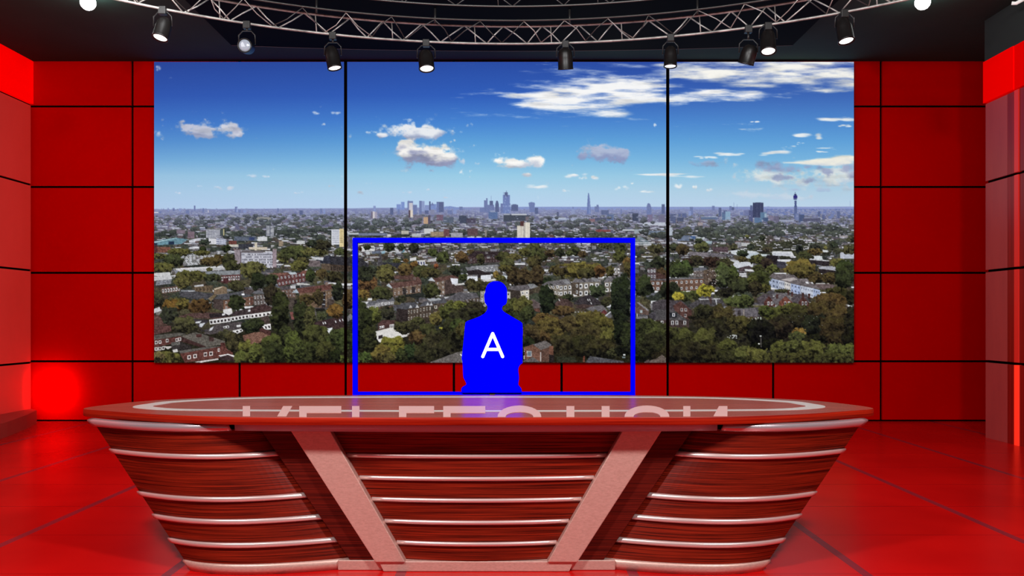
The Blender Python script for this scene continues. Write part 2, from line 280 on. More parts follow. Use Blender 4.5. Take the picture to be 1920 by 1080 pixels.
    for k in range(150):   # busy brick terraces beyond the frame's top bar
        xx = 660 + 560 * R.rand(); yy = 456 + 34 * R.rand()
        w = 3 + 6 * R.rand(); box(xx, yy, xx + w, yy + 3, [(96,78,80),(120,96,92),(74,70,80),(160,156,160)][R.randint(4)], 26); box(xx, yy - 1, xx + w, yy + .3, [(200,200,206),(120,116,124),(90,84,92)][R.randint(3)], 10)
    # right middle distance white blocks
    Q = T(1270, 350, 5.647)
    for (p, c) in [((570,685,640,672,840,688,880,720,730,760,575,712),(196,204,212)),((735,715,860,700,860,765,735,765),(176,190,204)),((1000,685,1215,690,1245,745,1010,728),(206,208,214)),((1010,705,1200,708,1200,735,1010,735),(186,190,202)),((880,715,980,720,980,740,880,738),(186,200,204)),((1725,705,1868,712,1868,765,1730,765),(176,182,200)),((1535,672,1595,675,1595,698,1535,695),(206,212,214)),((1450,740,1535,740,1540,775,1450,772),(196,204,208)),((1375,758,1615,785,1600,795,1380,775),(190,190,196)),((1380,776,1610,795,1610,850,1390,820),(54,44,50)),((1500,850,1690,840,1690,895,1500,870),(160,162,176)),((1500,872,1690,895,1690,925,1500,920),(52,42,46)),((590,800,805,798,805,865,600,865),(196,200,210)),((545,782,650,782,660,800,600,805),(190,194,200)),
                   ((660,860,760,838,850,890,800,905,650,900),(90,70,76)),((715,875,850,882,850,902,720,898),(206,208,212)),((1050,775,1210,775,1180,805,1080,800),(206,208,216)),((1055,790,1150,800,1150,880,1060,860),(70,66,84)),((950,725,1070,735,1050,835,920,830),(46,38,46)),((360,700,520,720,520,750,360,745),(120,112,124)),((130,690,330,700,330,750,130,735),(140,130,140)),((370,640,540,640,540,700,380,690),(96,74,84)),((285,745,470,760,470,850,285,840),(78,56,52))]:
        poly(Q(*p), c, 14)
    for k in range(60):
        xx = 1390 + 205 * R.rand(); yy = 440 + 28 * R.rand(); box(xx, yy, xx + 1 + 3 * R.rand(), yy + 1.5, (196,192,200), 10)
    # ---------- nearer houses (painted far to near) and trees
    A1 = T(280, 500, 5.685); A2 = T(470, 500, 5.685); A3 = T(660, 500, 5.685); A4 = T(850, 500, 5.685); A5 = T(1030, 500, 5.685); A6 = T(1220, 500, 5.685); A7 = T(1410, 500, 5.685)
    OL, DG, GN, BR, OR, YE, DK = (104,100,46), (50,58,34), (78,90,42), (92,70,38), (136,92,40), (150,140,48), (34,38,26)
    def tr(A, x, yy, w, h, c, **k):
        (cx, cy), = A(x, yy); tree(cx, cy, w / 5.685, h / 5.685, c, **k)
    def trees(A, lst, **k):
        for t in lst: tr(A, *t, **k)
    def trQ(ox, lst, **k):
        for (x, yy, w, h, c) in lst: tree(ox + x / 5.647, 350 + yy / 5.647, w / 5.647, h / 5.647, c, **k)
    trQ(280, [(100,740,110,30,OL),(320,695,130,42,OL),(570,670,45,35,DG),(815,655,50,40,DG),(560,705,95,28,OL),(255,785,105,70,(72,78,46)),(150,860,130,55,OL),(740,770,90,45,BR),(670,800,140,50,(104,84,44)),(840,790,80,80,(72,72,44)),(1420,750,75,60,(124,122,58)),(1560,700,200,75,(84,90,48)),(1750,690,140,50,(112,108,52)),(1630,790,70,45,(96,88,48)),(1590,845,95,60,OL),(640,880,35,25,OL),(1830,620,110,55,(66,62,44)),(590,590,60,35,(64,74,64)),(1720,605,60,40,(56,64,50)),(1100,860,150,70,(116,112,58)),(880,845,90,60,(78,78,44))])
    trQ(620, [(110,690,70,40,(84,92,50)),(390,650,40,28,DG),(620,640,70,50,(60,70,44)),(750,640,50,35,(64,76,54)),(890,650,55,55,(52,56,44)),(1080,700,60,45,(84,96,46)),(1190,750,65,70,(84,92,46)),(700,785,45,25,OL),(800,785,30,22,OR),(890,830,45,40,OR),(1390,750,75,70,(120,86,48)),(1590,770,45,60,(84,78,48)),(1120,845,22,30,(180,90,50)),(580,900,110,90,(110,104,54)),(800,870,75,60,(124,94,46)),(950,890,90,70,(78,78,46)),(1080,910,100,50,(96,86,44)),(1830,745,80,60,(78,76,42)),(1870,840,60,70,(116,100,46)),(1410,965,50,40,(74,84,40)),(1750,930,30,40,(150,124,54)),(370,890,120,50,(54,58,42)),(310,660,30,30,(110,72,50)),(1480,690,40,25,(110,90,50))])
    trQ(940, [(340,690,120,80,(92,96,52)),(240,690,60,40,OL),(400,740,90,60,(82,86,46)),(520,710,60,45,(92,72,46)),(620,700,60,50,(60,64,44)),(780,690,70,55,(70,76,48)),(720,710,40,30,(96,102,52)),(1270,650,75,60,(72,78,46)),(1100,630,80,35,(84,86,56)),(1260,740,80,65,(88,90,44)),(1330,800,50,50,(128,92,44)),(860,720,50,40,(96,74,46)),(140,750,90,40,(108,98,50)),(60,820,80,60,(92,92,50)),(350,800,80,70,(88,78,44)),(1640,660,100,50,(82,76,48)),(1660,810,90,70,(54,58,42)),(1860,850,80,70,(66,74,42)),(1700,930,70,70,(92,66,44)),(1830,640,60,40,(70,74,52))])
    trQ(1270, [(60,670,70,60,(82,66,42)),(265,640,90,60,(98,100,56)),(230,575,45,28,(76,86,62)),(900,545,35,28,(64,72,56)),(690,715,65,40,(56,66,48)),(600,640,40,35,(84,82,54)),(780,640,40,35,(60,68,56)),(960,670,60,30,(92,82,60)),(1290,665,45,55,(52,58,52)),(1470,640,60,40,(70,72,62)),(1570,650,20,25,(130,124,56)),(1460,690,80,40,(116,94,48)),(1660,615,45,35,(58,66,52)),(1350,740,85,55,(72,74,44)),(840,770,80,55,(96,94,46)),(690,770,60,30,(98,84,46)),(1700,810,90,45,(110,104,48)),(360,800,90,60,(72,48,40)),(500,830,90,70,(76,72,44)),(200,790,80,60,(70,64,46)),(100,800,60,50,(72,52,46)),(60,870,110,85,(74,92,44)),(500,930,105,110,(80,92,48)),(590,920,60,80,(70,84,38)),(950,820,70,60,(64,48,44)),(860,870,70,50,(76,78,40)),(1010,880,75,55,(100,104,48)),(1310,870,165,105,(132,108,44)),(1480,960,80,60,(88,74,40)),(1620,960,70,60,(90,76,40)),(1780,900,100,140,(62,72,38)),(890,960,80,70,(74,80,40)),(800,1000,60,80,(106,98,44)),(680,1020,90,70,(82,78,42)),(1850,560,60,40,(84,84,60)),(1820,670,80,50,(92,86,50)),(740,530,25,20,(120,120,60))])
    # white crescent terrace, right
    for (a, b, wc) in [(180,290,(150,164,196)),(290,350,(176,184,206)),(350,415,(196,192,190)),(415,520,(150,168,212)),(520,590,(176,184,206)),(590,655,(186,194,214)),(655,728,(150,168,208))]:
        yt = 120 + (a - 180) * .24; yt2 = 120 + (b - 180) * .24; yb = 215 + (a - 180) * .25; yb2 = 215 + (b - 180) * .25
        quad(A7(a, yt, b, yt2, b, yb2 + 5, a, yb), wc, 3, 2, (84,92,124), .34, .36, False)
    poly(A7(180,115,230,70,440,85,500,130,620,130,730,240,650,230,520,205,410,180,340,155,250,130), (124,112,116), 18)
    poly(A7(230,68,400,68,430,82,260,80), (206,208,214), 6); poly(A7(310,140,450,118,490,140,400,160), (176,166,166)); poly(A7(500,130,620,132,660,180,600,175), (150,138,144)); poly(A7(570,165,600,165,612,185,585,185), (214,216,224)); poly(A7(625,165,650,165,660,185,640,185), (214,216,224))
    poly(A7(660,185,830,180,905,210,860,240,740,245), (124,100,100), 18); poly(A7(680,178,835,178,835,186,680,188), (190,186,184), 6)
    tr(A7, 60, 160, 130, 110, (74,80,38)); tr(A7, 120, 235, 90, 50, (92,88,40)); tr(A7, 320, 262, 90, 22, (80,78,46))
    trees(A7, [(520,40,170,70,(112,96,42)),(690,125,80,60,(92,74,40)),(830,130,70,60,(90,72,38)),(990,110,110,120,(56,62,36)),(900,265,130,50,(72,66,34)),(1040,330,90,80,(48,44,28))])
    # gabled brick houses right
    for (x, w, rc, wc) in [(70,180,(96,84,92),(104,54,48)),(230,210,(118,108,114),(140,72,56)),(440,170,(92,80,88),(98,52,46))]:
        poly(A7(x-20,340,x+60,290,x+150,300,x+w,380,x+w-20,400,x,400), rc, 20)
        poly(A7(x+60,410,x+60,380,x+w*.62,315,x+w,390,x+w,425,x+60,440), wc, 18)
        for q in (x+w*.55, x+w*.75): poly(A7(q,375,q+22,375,q+22,412,q,415), (206,206,210), 6); poly(A7(q+5,380,q+17,380,q+17,406,q+5,408), (66,60,66), 6)
    for (x, yq) in [(258,295),(380,255),(420,270),(535,280),(600,290)]: poly(A7(x,yq,x+22,yq,x+22,yq+50,x,yq+50), (92,52,48))
    poly(A7(0,440,60,440,110,500,90,530,0,530), (92,84,92), 14); quad(A7(0,530,110,530,110,575,0,575), (80,70,70), 4, 1, (170,186,170), .4, .6, False)
    # centre-right brick flats and neighbours
    quad(A6(200,140,570,125,570,250,200,270), (134,92,72), 7, 2, (206,206,208), .42, .42); poly(A6(200,122,560,118,570,130,200,145), (120,116,122), 8); quad(A6(0,150,160,150,160,260,0,260), (124,84,68), 3, 2, (196,200,206), .5, .5); poly(A6(0,135,170,130,170,150,0,152), (110,104,110))
    quad(A6(460,20,590,15,590,110,460,120), (120,104,100), 4, 2, (190,186,184), .4, .4); poly(A6(455,15,600,10,600,40,460,50), (110,112,124))
    quad(A6(-35,20,60,15,60,135,-30,135), (96,76,84), 3, 2, (206,208,216), .6, .5); poly(A6(60,60,160,95,160,135,60,130), (92,58,52))
    trees(A6, [(640,130,80,100,(112,88,76)),(310,50,140,70,(70,82,44)),(790,120,100,110,(82,92,52)),(880,90,55,80,(76,86,40)),(960,200,140,90,(66,70,42)),(1090,140,60,70,(88,90,38)),(1120,230,70,80,(66,58,38))])
    for k in range(26): xx, yy = 600 + 130*R.rand(), 30 + 170*R.rand(); poly(A6(xx,yy,xx+9,yy,xx+9,yy+7,xx,yy+7), (196,186,184), 10)
    trees(A6, [(200,270,120,110,(50,54,38)),(330,320,100,60,(92,100,50)),(450,310,90,50,(84,90,44)),(590,255,95,70,(186,172,36)),(300,325,75,50,(196,176,40)),(800,280,100,60,(48,44,34))])
    poly(A6(20,380,130,350,210,360,330,360,445,460,400,500,300,480,100,480,20,470), (84,74,82), 16); poly(A6(240,420,320,370,440,470,440,560,380,570,260,470), (104,62,56), 16)
    for (x, yq) in [(322,445),(365,445),(360,505)]: poly(A6(x,yq,x+24,yq,x+24,yq+36,x,yq+36), (190,180,180), 6); poly(A6(x+5,yq+5,x+19,yq+5,x+19,yq+28,x+5,yq+28), (60,54,60), 6)
    poly(A6(0,500,60,460,200,455,290,500,400,575,0,570), (92,88,92), 14); poly(A6(205,490,280,495,280,545,205,545), (44,48,58)); poly(A6(232,500,262,500,262,534,232,534), (206,206,212), 6); poly(A6(238,506,256,506,256,528,238,528), (90,100,120), 6)
    quad(A6(0,570,410,575,410,650,0,660), (78,58,56), 0, 0); 
    for x in (25,112,222,268,352): poly(A6(x,580,x+28,580,x+28,622,x,622), (206,204,206), 6); poly(A6(x+6,586,x+22,586,x+22,602,x+6,602), (50,48,56), 6); poly(A6(x+6,606,x+22,606,x+22,617,x+6,617), (60,58,66), 6)
    poly(A6(400,410,520,350,740,345,800,390,780,440,520,460,450,450), (88,82,88), 18); poly(A6(520,348,745,340,745,350,525,358), (176,176,180), 4); poly(A6(615,330,655,330,655,400,640,400), (96,70,68)); poly(A6(690,350,705,350,712,410,702,410), (180,182,190), 4)
    tr(A6, 960, 375, 165, 75, (92,102,48)); poly(A6(860,490,900,445,1050,450,1110,440,1140,480,1140,535,930,540), (118,110,120), 18); poly(A6(930,470,965,470,965,530,930,530), (64,54,58)); poly(A6(985,460,1003,460,1003,530,985,530), (176,160,152), 6); quad(A6(990,540,1140,535,1140,580,1000,580), (104,84,78), 4, 1, (190,200,200), .3, .6, False)
    # houses under the frame on the right
    for (x0, x1, yt, yb) in [(10,245,205,330),(250,540,175,330),(590,860,165,280)]:
        quad(A5(x0,yt,x1,yt-15,x1,yb-25,x0,yb), (140,128,112), 5, 2, (226,226,228), .6, .62)
        poly(A5(x0-15,yt+5,x0+30,yt-50,x1-40,yt-75,x1+5,yt-15), (124,118,124), 18)
        poly(A5(x0+70,yt-50,x0+90,yt-62,x0+150,yt-10,x0+130,yt-6), (92,86,92), 8); poly(A5(x1-110,yt-60,x1-60,yt-65,x1,yt-20,x1-60,yt-15), (150,150,156), 8)
    poly(A5(230,170,325,170,325,320,250,290), (96,80,66), 16)
    for q in (288,): 
        for yq in (190,255): poly(A5(q,yq,q+18,yq,q+18,yq+34,q,yq+34), (206,206,208), 6); poly(A5(q+4,yq+5,q+14,yq+5,q+14,yq+28,q+4,yq+28), (50,48,50), 6)
    quad(A5(640,0,760,5,760,85,660,75), (150,140,136), 3, 1, (226,226,228), .5, .6)
    poly(A5(570,5,640,-10,770,15,640,20), (112,108,116))
    trees(A5, [(300,45,300,90,(124,110,44)),(540,55,80,70,(118,78,40)),(650,45,50,60,(92,84,42)),(100,40,120,60,(88,74,42)),(400,70,100,60,(84,76,42)),(850,30,60,80,(92,80,40))])
    trees(A5, [(515,265,95,65,(72,84,54)),(200,330,60,40,(62,68,44)),(-30,260,70,150,(40,50,32)),(60,270,40,100,(84,92,48))], p=2.5)
    poly(A5(60,400,120,340,200,350,260,410,250,450,60,460), (92,66,62), 18); poly(A5(255,400,330,330,430,300,540,370,600,400,480,420,400,430), (66,58,64), 18); poly(A5(280,420,360,400,480,420,470,450,300,450), (88,64,60), 18)
    for (x, yq) in [(405,350),(425,348),(440,385),(100,350)]: poly(A5(x,yq,x+8,yq-4,x+18,yq+18,x+10,yq+20), (206,206,210), 4)
    poly(A5(390,450,440,430,580,410,625,480,580,510,500,500), (120,114,120), 22); poly(A5(540,500,590,460,620,490,600,520), (120,50,52), 10); poly(A5(580,540,660,480,670,540,640,560), (110,106,116)); poly(A5(580,535,655,478,660,486,590,545), (200,204,214), 4)
    poly(A5(110,20-20,200,0,200,0,110,20), (100,90,90))
    poly(A5(915,380,960,375,1065,470,1060,520,915,500), (112,84,74), 18); poly(A5(950,380,1065,465,1055,478,930,385), (150,146,152), 8); poly(A5(970,465,995,465,995,495,970,495), (160,176,180), 6); poly(A5(1060,510,1137,480,1137,580,1080,570), (80,74,84), 14); poly(A5(1100,575,1130,575,1130,615,1100,615), (190,190,204), 6)
    trees(A5, [(1010,220,110,120,(54,62,38)),(610,380,60,60,(74,72,44)),(150,470,130,60,(108,80,44))])
    # houses left of the presenter
    for (x, yq, w) in [(160,380,110),(250,355,120),(310,340,140)]:
        poly(A3(x-10,yq+40,x+20,yq-5,x+w-10,yq-15,x+w+15,yq+35), (112,112,122), 14); quad(A3(x,yq+38,x+w,yq+30,x+w,yq+62,x,yq+80), (160,156,160), 4, 1, (226,226,230), .5, .6)
    poly(A3(285,440,440,415,440,490,300,500), (112,82,62), 18)
    quad(A3(440,190,740,150,735,280,440,320), (140,108,86), 7, 2, (206,200,196), .3, .42)
    poly(A3(420,130,450,100,690,75,735,140,740,160,700,150), (112,74,66), 14); poly(A3(370,200,400,180,735,140,750,190,440,235), (118,76,68), 14); poly(A3(370,150,410,108,428,140,400,150), (170,178,190), 8); poly(A3(368,205,395,180,432,225,425,235), (170,178,190), 8)
    for (x, yq) in [(430,85),(640,55),(655,115),(425,150),(875,85),(175,185)]: poly(A3(x,yq,x+28,yq,x+28,yq+30,x,yq+30), (124,100,92), 8)
    poly(A3(540,230,585,235,580,300,545,300), (60,52,52)); poly(A3(640,215,680,220,675,285,640,285), (60,52,52))
    poly(A3(60,225,230,200,270,250,60,270), (116,74,66), 14)
    quad(A3(890,160,1000,130,1000,300,900,300), (140,112,92), 2, 3, (206,200,196), .3, .4); poly(A3(870,130,1137,80,1137,130,890,165), (112,72,64), 14); poly(A3(810,150,850,115,890,160), (180,186,196), 8)
    poly(A4(-90,160,0,130,10,190,110,205,110,270,-90,300), (92,70,66), 14); quad(A4(-30,125,50,130,50,195,-10,190), (214,218,230)); quad(A4(150,105,262,105,262,165,155,160), (214,218,230)); quad(A4(297,88,405,90,405,145,297,140), (214,218,230)); poly(A4(10,190,400,135,520,118,520,140,250,180,20,205), (200,198,196), 8)
    poly(A4(150,35,400,30,400,90,300,95,290,120,270,120,265,90,160,95), (56,46,50), 12); poly(A4(130,10,330,0,340,30,150,45), (140,140,148)); quad(A4(180,0,480,-20,505,60,340,60), (150,152,162), 5, 1, (206,206,212), .4, .5); poly(A4(520,90,580,100,575,135,510,110), (190,200,206), 8)
    quad(A4(440,-10,570,20,570,65,470,60), (130,128,126), 4, 1, (200,200,200), .4, .5)
    trees(A4, [(105,115,45,35,(70,80,40)),(190,190,60,70,(84,76,44)),(455,90,30,45,(160,126,50)),(510,140,60,50,(96,92,42)),(300,210,80,60,(76,70,40)),(640,100,80,110,(84,66,42)),(760,110,80,90,(92,72,44)),(900,100,80,110,(80,62,40)),(560,20,80,40,(100,90,44)),(20,50,60,60,(60,66,44))])
    # dark brick terrace
    for (x0, x1, yt, yb, rt) in [(480,715,455,590,380),(720,850,430,560,365),(860,1137,400,530,330)]:
        poly(A3(x0-10,yt,x0+50,rt+10,x1-40,rt,x1+5,yt-20,x0+110,yt+5), (92,92,102), 14)
        quad(A3(x0+(110 if x0==480 else 0),yt,x1,yt-20,x1,yb-20,x0+(110 if x0==480 else 0),yb), (92,74,62), 4, 2, (190,180,164), .4, .5)
        for i in range(2):
            x = x0 + (x1-x0)*(.55+.3*i) ; poly(A3(x,yt-12,x+18,yt-48,x+38,yt-16), (190,190,196), 8)
    poly(A3(480,450,600,460,600,600,470,585), (58,46,46), 14)
    poly(A3(800,345,930,335,960,355,840,375), (160,164,172), 8); poly(A3(980,325,1060,320,1080,345,1000,350), (170,172,180), 8)
    quad(A4(-90,350,280,330,280,440,60,440), (100,82,72), 9, 2, (190,186,184), .35, .45); poly(A4(-90,350,60,275,250,285,280,330,60,370), (104,100,108), 16); quad(A4(290,265,360,260,360,440,290,440), (170,160,150), 2, 3, (230,230,230), .4, .5)
    quad(A4(580,240,720,250,720,360,620,345), (70,58,52)); quad(A4(715,260,810,250,810,360,730,350), (196,188,172), 2, 2, (240,240,240), .5, .6); poly(A4(580,215,800,195,830,240,720,262,590,245), (112,104,110), 18); poly(A4(790,190,860,185,905,215,830,240), (150,152,158), 8)
    quad(A4(960,195,1137,180,1137,320,1080,300), (150,136,116), 3, 2, (230,230,232), .5, .5); poly(A4(940,200,1010,160,1137,150,1137,200,1080,210), (120,114,120), 16)
    poly(A4(780,390,850,345,930,400,930,450,860,450), (112,92,92), 16); poly(A4(855,455,920,445,930,490,880,480), (130,80,66)); quad(A4(570,270,610,270,610,370,570,370), (190,184,172), 1, 2, (60,52,50), .4, .4, False)
    # left foreground buildings
    quad(A1(130,230,340,205,330,265,140,290), (124,90,80), 7, 1, (214,214,216), .6, .6); poly(A1(480,205,580,190,580,215,485,220), (190,190,196), 6); quad(A1(485,220,680,200,680,280,490,265), (124,100,72), 5, 1, (90,72,56), .4, .5, False)
    poly(A1(690,230,790,210,830,225,830,290,690,300), (150,120,90), 14); poly(A1(690,240,790,212,760,232,705,250), (206,190,160), 6); poly(A1(320,270,500,265,690,300,630,345,480,350,330,320), (82,80,88), 12); poly(A1(630,345,690,300,720,310,660,370), (150,124,84), 8)
    quad(A1(690,345,790,360,785,480,680,440), (84,66,62), 12); quad(A1(790,360,1110,320,1110,410,790,470), (140,94,72), 5, 2, (206,196,190), .3, .4); poly(A1(690,345,760,300,960,270,1110,315,830,355), (92,92,102), 16); poly(A1(985,290,1015,288,1018,308,990,308), (220,222,228), 4)
    quad(A1(760,90,970,75,970,160,770,170), (120,66,66), 8, 1, (206,206,210), .6, .5); poly(A1(590,55,970,40,970,85,770,95), (150,156,164), 10); poly(A1(790,130,840,120,840,180,790,180), (92,42,46), 8)
    trees(A1, [(430,110,190,70,OL),(360,160,110,75,(108,100,48)),(680,120,100,45,(72,76,46)),(930,210,100,60,(76,72,44)),(1080,60,100,70,(112,108,52))])
    poly(A1(50,455,110,430,135,470,50,500), (200,202,206), 10)
    poly(A1(290,540,430,500,640,490,820,500,870,540,700,560,470,550), (104,70,66), 18); poly(A1(640,505,830,490,850,535,650,550), (52,42,46), 10)
    quad(A1(640,570,870,540,870,590,650,620), (214,212,214), 6, 1, (60,50,54), .6, .5, False); poly(A1(790,460,880,445,890,500,850,520,790,490), (214,212,214), 8); quad(A1(870,540,1137,500,1137,535,880,585), (220,218,220), 7, 1, (50,42,46), .55, .55, False); poly(A1(860,520,910,480,1137,430,1137,500,900,530), (74,58,62), 14)
    for (x, yq, w) in [(990,430,120),(1055,465,30),(780,505,30)]: poly(A1(x,yq,x+w,yq-8,x+w,yq+14,x,yq+20), (214,214,218), 6)
    poly(A1(50,520,110,515,150,600,200,625,50,640), (112,74,66), 16); poly(A1(50,640,230,630,240,690,50,730), (110,66,62), 16)
    trees(A1, [(290,380,150,50,(96,86,46)),(250,430,130,80,(140,96,36)),(360,400,80,60,(128,110,44)),(540,420,130,75,(104,70,36)),(80,360,80,90,(72,70,48)),(210,520,100,90,(60,62,48)),(935,385,85,95,(58,66,36)),(400,620,150,90,(88,84,50))])
    poly(A1(470,560,640,570,620,600,540,660,600,700,700,640,560,690), (70,62,70), 18); poly(A1(540,610,600,600,560,650,535,640), (190,194,204), 8); poly(A1(500,590,560,580,540,605,490,605), (206,208,214), 8)
    poly(A1(580,720,700,620,830,600,990,590,1000,660,660,725), (88,78,80), 16); quad(A1(730,720,1000,660,1000,690,790,785), (226,222,222), 6, 1, (60,52,54), .5, .5, False); quad(A1(790,640,850,630,855,655,795,660), (220,220,222), 2, 1, (50,44,46), .6, .6, False); poly(A1(930,628,975,620,978,640,935,648), (220,220,222), 4); poly(A1(650,660,690,640,670,680,640,690), (200,202,210), 6)
    tr(A1, 1070, 640, 85, 85, (64,74,42))
    # estate block bottom left
    poly(A1(50,735,330,705,400,720,300,745,50,785), (104,98,90), 10); poly(A1(330,745,500,700,880,820,600,860), (116,108,98), 10); quad(A1(50,785,340,745,340,800,50,870), (112,58,52), 0, 0); poly(A1(350,750,610,855,560,865,340,800), (78,46,44), 10)
    for (x, yq) in [(62,795),(102,790),(178,775),(280,768),(312,760),(60,865),(98,862),(135,855)]: poly(A1(x,yq,x+30,yq-3,x+30,yq+32,x,yq+35), (220,214,212), 4); poly(A1(x+7,yq+6,x+23,yq+4,x+23,yq+24,x+7,yq+27), (70,46,46), 4)
    poly(A1(230,830,330,800,400,830,460,850,440,890,330,900,250,900), (62,54,54), 30); poly(A1(235,810,330,800,330,835,240,845), (120,116,110)); poly(A1(150,850,250,855,200,885), (200,192,188)); poly(A1(250,890,300,880,310,910,260,920), (200,196,194))
    poly(A1(320,900,600,860,760,850,740,870,330,930), (110,104,98), 10); quad(A1(330,930,900,830,890,960,380,1025), (122,62,54), 0, 0); poly(A1(760,815,810,812,815,850,765,855), (96,46,42), 6)
    for (x, yq) in [(410,950),(472,938),(582,920),(642,912)]: poly(A1(x,yq,x+36,yq-5,x+36,yq+36,x,yq+42), (226,218,216), 4); poly(A1(x+7,yq+7,x+28,yq+4,x+28,yq+30,x+7,yq+33), (60,40,42), 4)
    for (x, yq) in [(733,872),(835,855)]: poly(A1(x,yq,x+20,yq,x+20,yq+38,x,yq+38), (220,212,210), 4); poly(A1(x+6,yq+6,x+15,yq+6,x+15,yq+32,x+6,yq+32), (80,50,50), 4)
    poly(A1(500,725,560,720,560,755,505,755), (92,52,48), 6); poly(A1(640,745,690,760,690,800,640,800), (84,56,54), 6); poly(A1(480,1018,740,980,740,995,560,1023), (206,198,196), 6); poly(A1(740,955,840,930,940,960,930,1010,760,1000), (70,48,50), 10); poly(A1(740,950,840,932,945,958,900,966,840,942,760,962), (230,224,224), 4)
    poly(A1(1000,735,1137,700,1137,830,1010,790), (150,96,76), 16)
    trees(A1, [(190,980,150,80,(110,104,46)),(80,960,80,60,(130,112,62)),(820,730,90,60,(74,70,46)),(900,800,90,110,(84,76,44)),(1060,880,110,120,(118,116,44)),(1000,980,90,90,(92,98,42))])
    # second column of houses
    quad(A2(265,95,585,60,585,160,300,215), (118,62,62), 8, 2, (206,204,208), .42, .42); poly(A2(180,75,300,70,400,65,420,85,290,100), (150,92,78), 10); poly(A2(400,65,480,60,500,80,430,90), (176,190,200), 6); poly(A2(520,75,560,45,605,40,590,75), (150,86,74), 8)
    quad(A2(330,250,480,240,480,330,340,330), (128,92,80), 4, 2, (196,190,190), .3, .4); poly(A2(310,215,420,210,460,240,330,255), (96,86,92)); poly(A2(440,280,490,240,520,285), (160,176,190), 6); poly(A2(425,205,480,200,485,235,430,235), (190,190,196), 8); poly(A2(490,175,635,185,635,200,500,195), (190,190,190), 6)
    quad(A2(520,280,890,255,860,350,820,440,690,440,530,400), (140,106,78), 9, 2, (196,190,180), .25, .3); poly(A2(490,235,790,195,850,185,900,235,750,265,520,290), (122,70,62), 14); poly(A2(755,275,800,270,800,440,760,440), (54,46,50), 10); poly(A2(795,170,830,168,832,200,798,205), (150,120,110), 8)
    for yq in (300,350,400): poly(A2(765,yq,795,yq,795,yq+8,765,yq+8), (160,170,180), 6)
    poly(A2(380,340,480,335,470,470,420,460,380,420), (88,74,66), 16); poly(A2(470,360,510,355,495,470,470,465), (44,36,40)); poly(A2(10,290,60,255,150,260,165,295), (112,112,122), 14); quad(A2(30,300,160,295,170,400,40,420), (110,94,90), 4, 2, (206,204,204), .4, .5)
    poly(A2(0,330,30,330,30,410,0,410), (120,72,60)); poly(A2(0,440,150,400,260,450,240,470,0,510), (84,56,56), 12); quad(A2(0,510,250,475,250,520,0,555), (226,222,222), 6, 1, (60,48,50), .5, .5, False); poly(A2(40,560,190,520,220,610,90,630), (90,70,66), 12); quad(A2(90,630,215,610,220,670,130,680), (226,222,222), 3, 1, (60,50,52), .5, .5, False); poly(A2(420,490,450,480,485,560,440,570), (160,84,78), 8)
    poly(A2(0,720,130,690,210,720,190,800,0,830), (150,98,78), 22); poly(A2(100,650,220,690,210,740,100,690), (92,52,48))
    poly(A2(690,450,820,460,810,560,720,570), (74,80,50), 18); poly(A2(700,450,790,445,795,475,695,480), (36,34,32)); poly(A2(820,340,900,360,870,440,820,440), (92,74,66), 14)
    poly(A2(660,600,980,530,1000,620,880,660,720,640), (72,48,52), 12); poly(A2(805,665,875,652,865,720,845,725), (220,224,232), 6); poly(A2(870,670,960,660,960,690,890,720), (110,80,72))
    for (x, yq) in [(768,595),(790,592),(945,568),(975,560),(900,580)]: poly(A2(x,yq,x+10,yq-2,x+18,yq+20,x+8,yq+22), (220,222,228), 4)
    poly(A2(1030,540,1070,500,1085,520,1085,560,1035,590), (130,128,134), 12)
    trees(A2, [(80,160,90,95,(44,50,34)),(220,145,75,75,(64,70,42)),(640,100,55,70,(64,74,40)),(760,80,70,60,(96,78,44)),(900,110,110,60,(74,66,40)),(930,270,65,110,(46,50,38)),(720,330,60,90,(80,66,40)),(600,350,90,60,(92,74,40)),(220,300,80,110,(60,50,38)),(1040,360,70,110,(104,76,40)),(905,480,90,80,(140,96,38)),(760,530,60,40,(80,84,50))])
    trees(A2, [(320,500,100,230,(56,60,32)),(530,560,75,210,(52,56,34)),(630,560,60,150,(86,84,44))], p=2.3)
    poly(A2(880,640,1000,620,1000,680,890,690), (80,56,54), 10)
    trees(A2, [(60,620,90,70,(54,60,36)),(250,830,150,110,(84,90,40)),(700,760,140,140,(84,86,40)),(950,780,140,120,(74,84,40)),(380,740,80,100,(62,66,36)),(1010,770,90,110,(66,78,36)),(80,950,150,110,(88,90,40)),(250,920,130,120,(60,66,34)),(640,900,110,110,(64,68,34)),(800,900,110,120,(78,78,36)),(970,1000,90,50,(96,108,42)),(900,960,70,80,(40,46,26))])
    trees(A2, [(440,860,80,200,(86,96,40)),(520,900,55,140,(80,88,40)),(40,930,60,110,(100,106,44))], p=2.4)
    # third column foreground
    trees(A3, [(170,190,130,80,(124,82,46)),(150,100,100,60,(60,64,46)),(360,90,100,80,(108,100,50)),(560,40,80,60,(110,84,44)),(740,70,90,60,(78,78,42)),(850,70,110,50,(84,76,42)),(320,290,120,70,(72,74,42)),(110,310,90,60,(140,106,44)),(845,260,95,80,(72,74,40)),(530,350,60,40,(62,62,44)),(380,490,80,70,(60,58,44))])
    poly(A3(280,610,330,570,470,575,480,620,430,650,280,680), (96,60,58), 12)
    for (x, w) in [(295,52),(405,52)]: quad(A3(x,638-(x-295)*.15,x+w,630-(x-295)*.15,x+w,655-(x-295)*.15,x,665-(x-295)*.15), (226,222,222), 3, 1, (60,50,60), .5, .6, False)
    poly(A3(228,700,420,650,620,640,620,740,300,810,235,760), (214,210,206), 8); poly(A3(285,740,330,728,330,765,285,775), (54,44,48), 6); poly(A3(240,750,266,743,266,780,245,785), (54,44,48), 6)
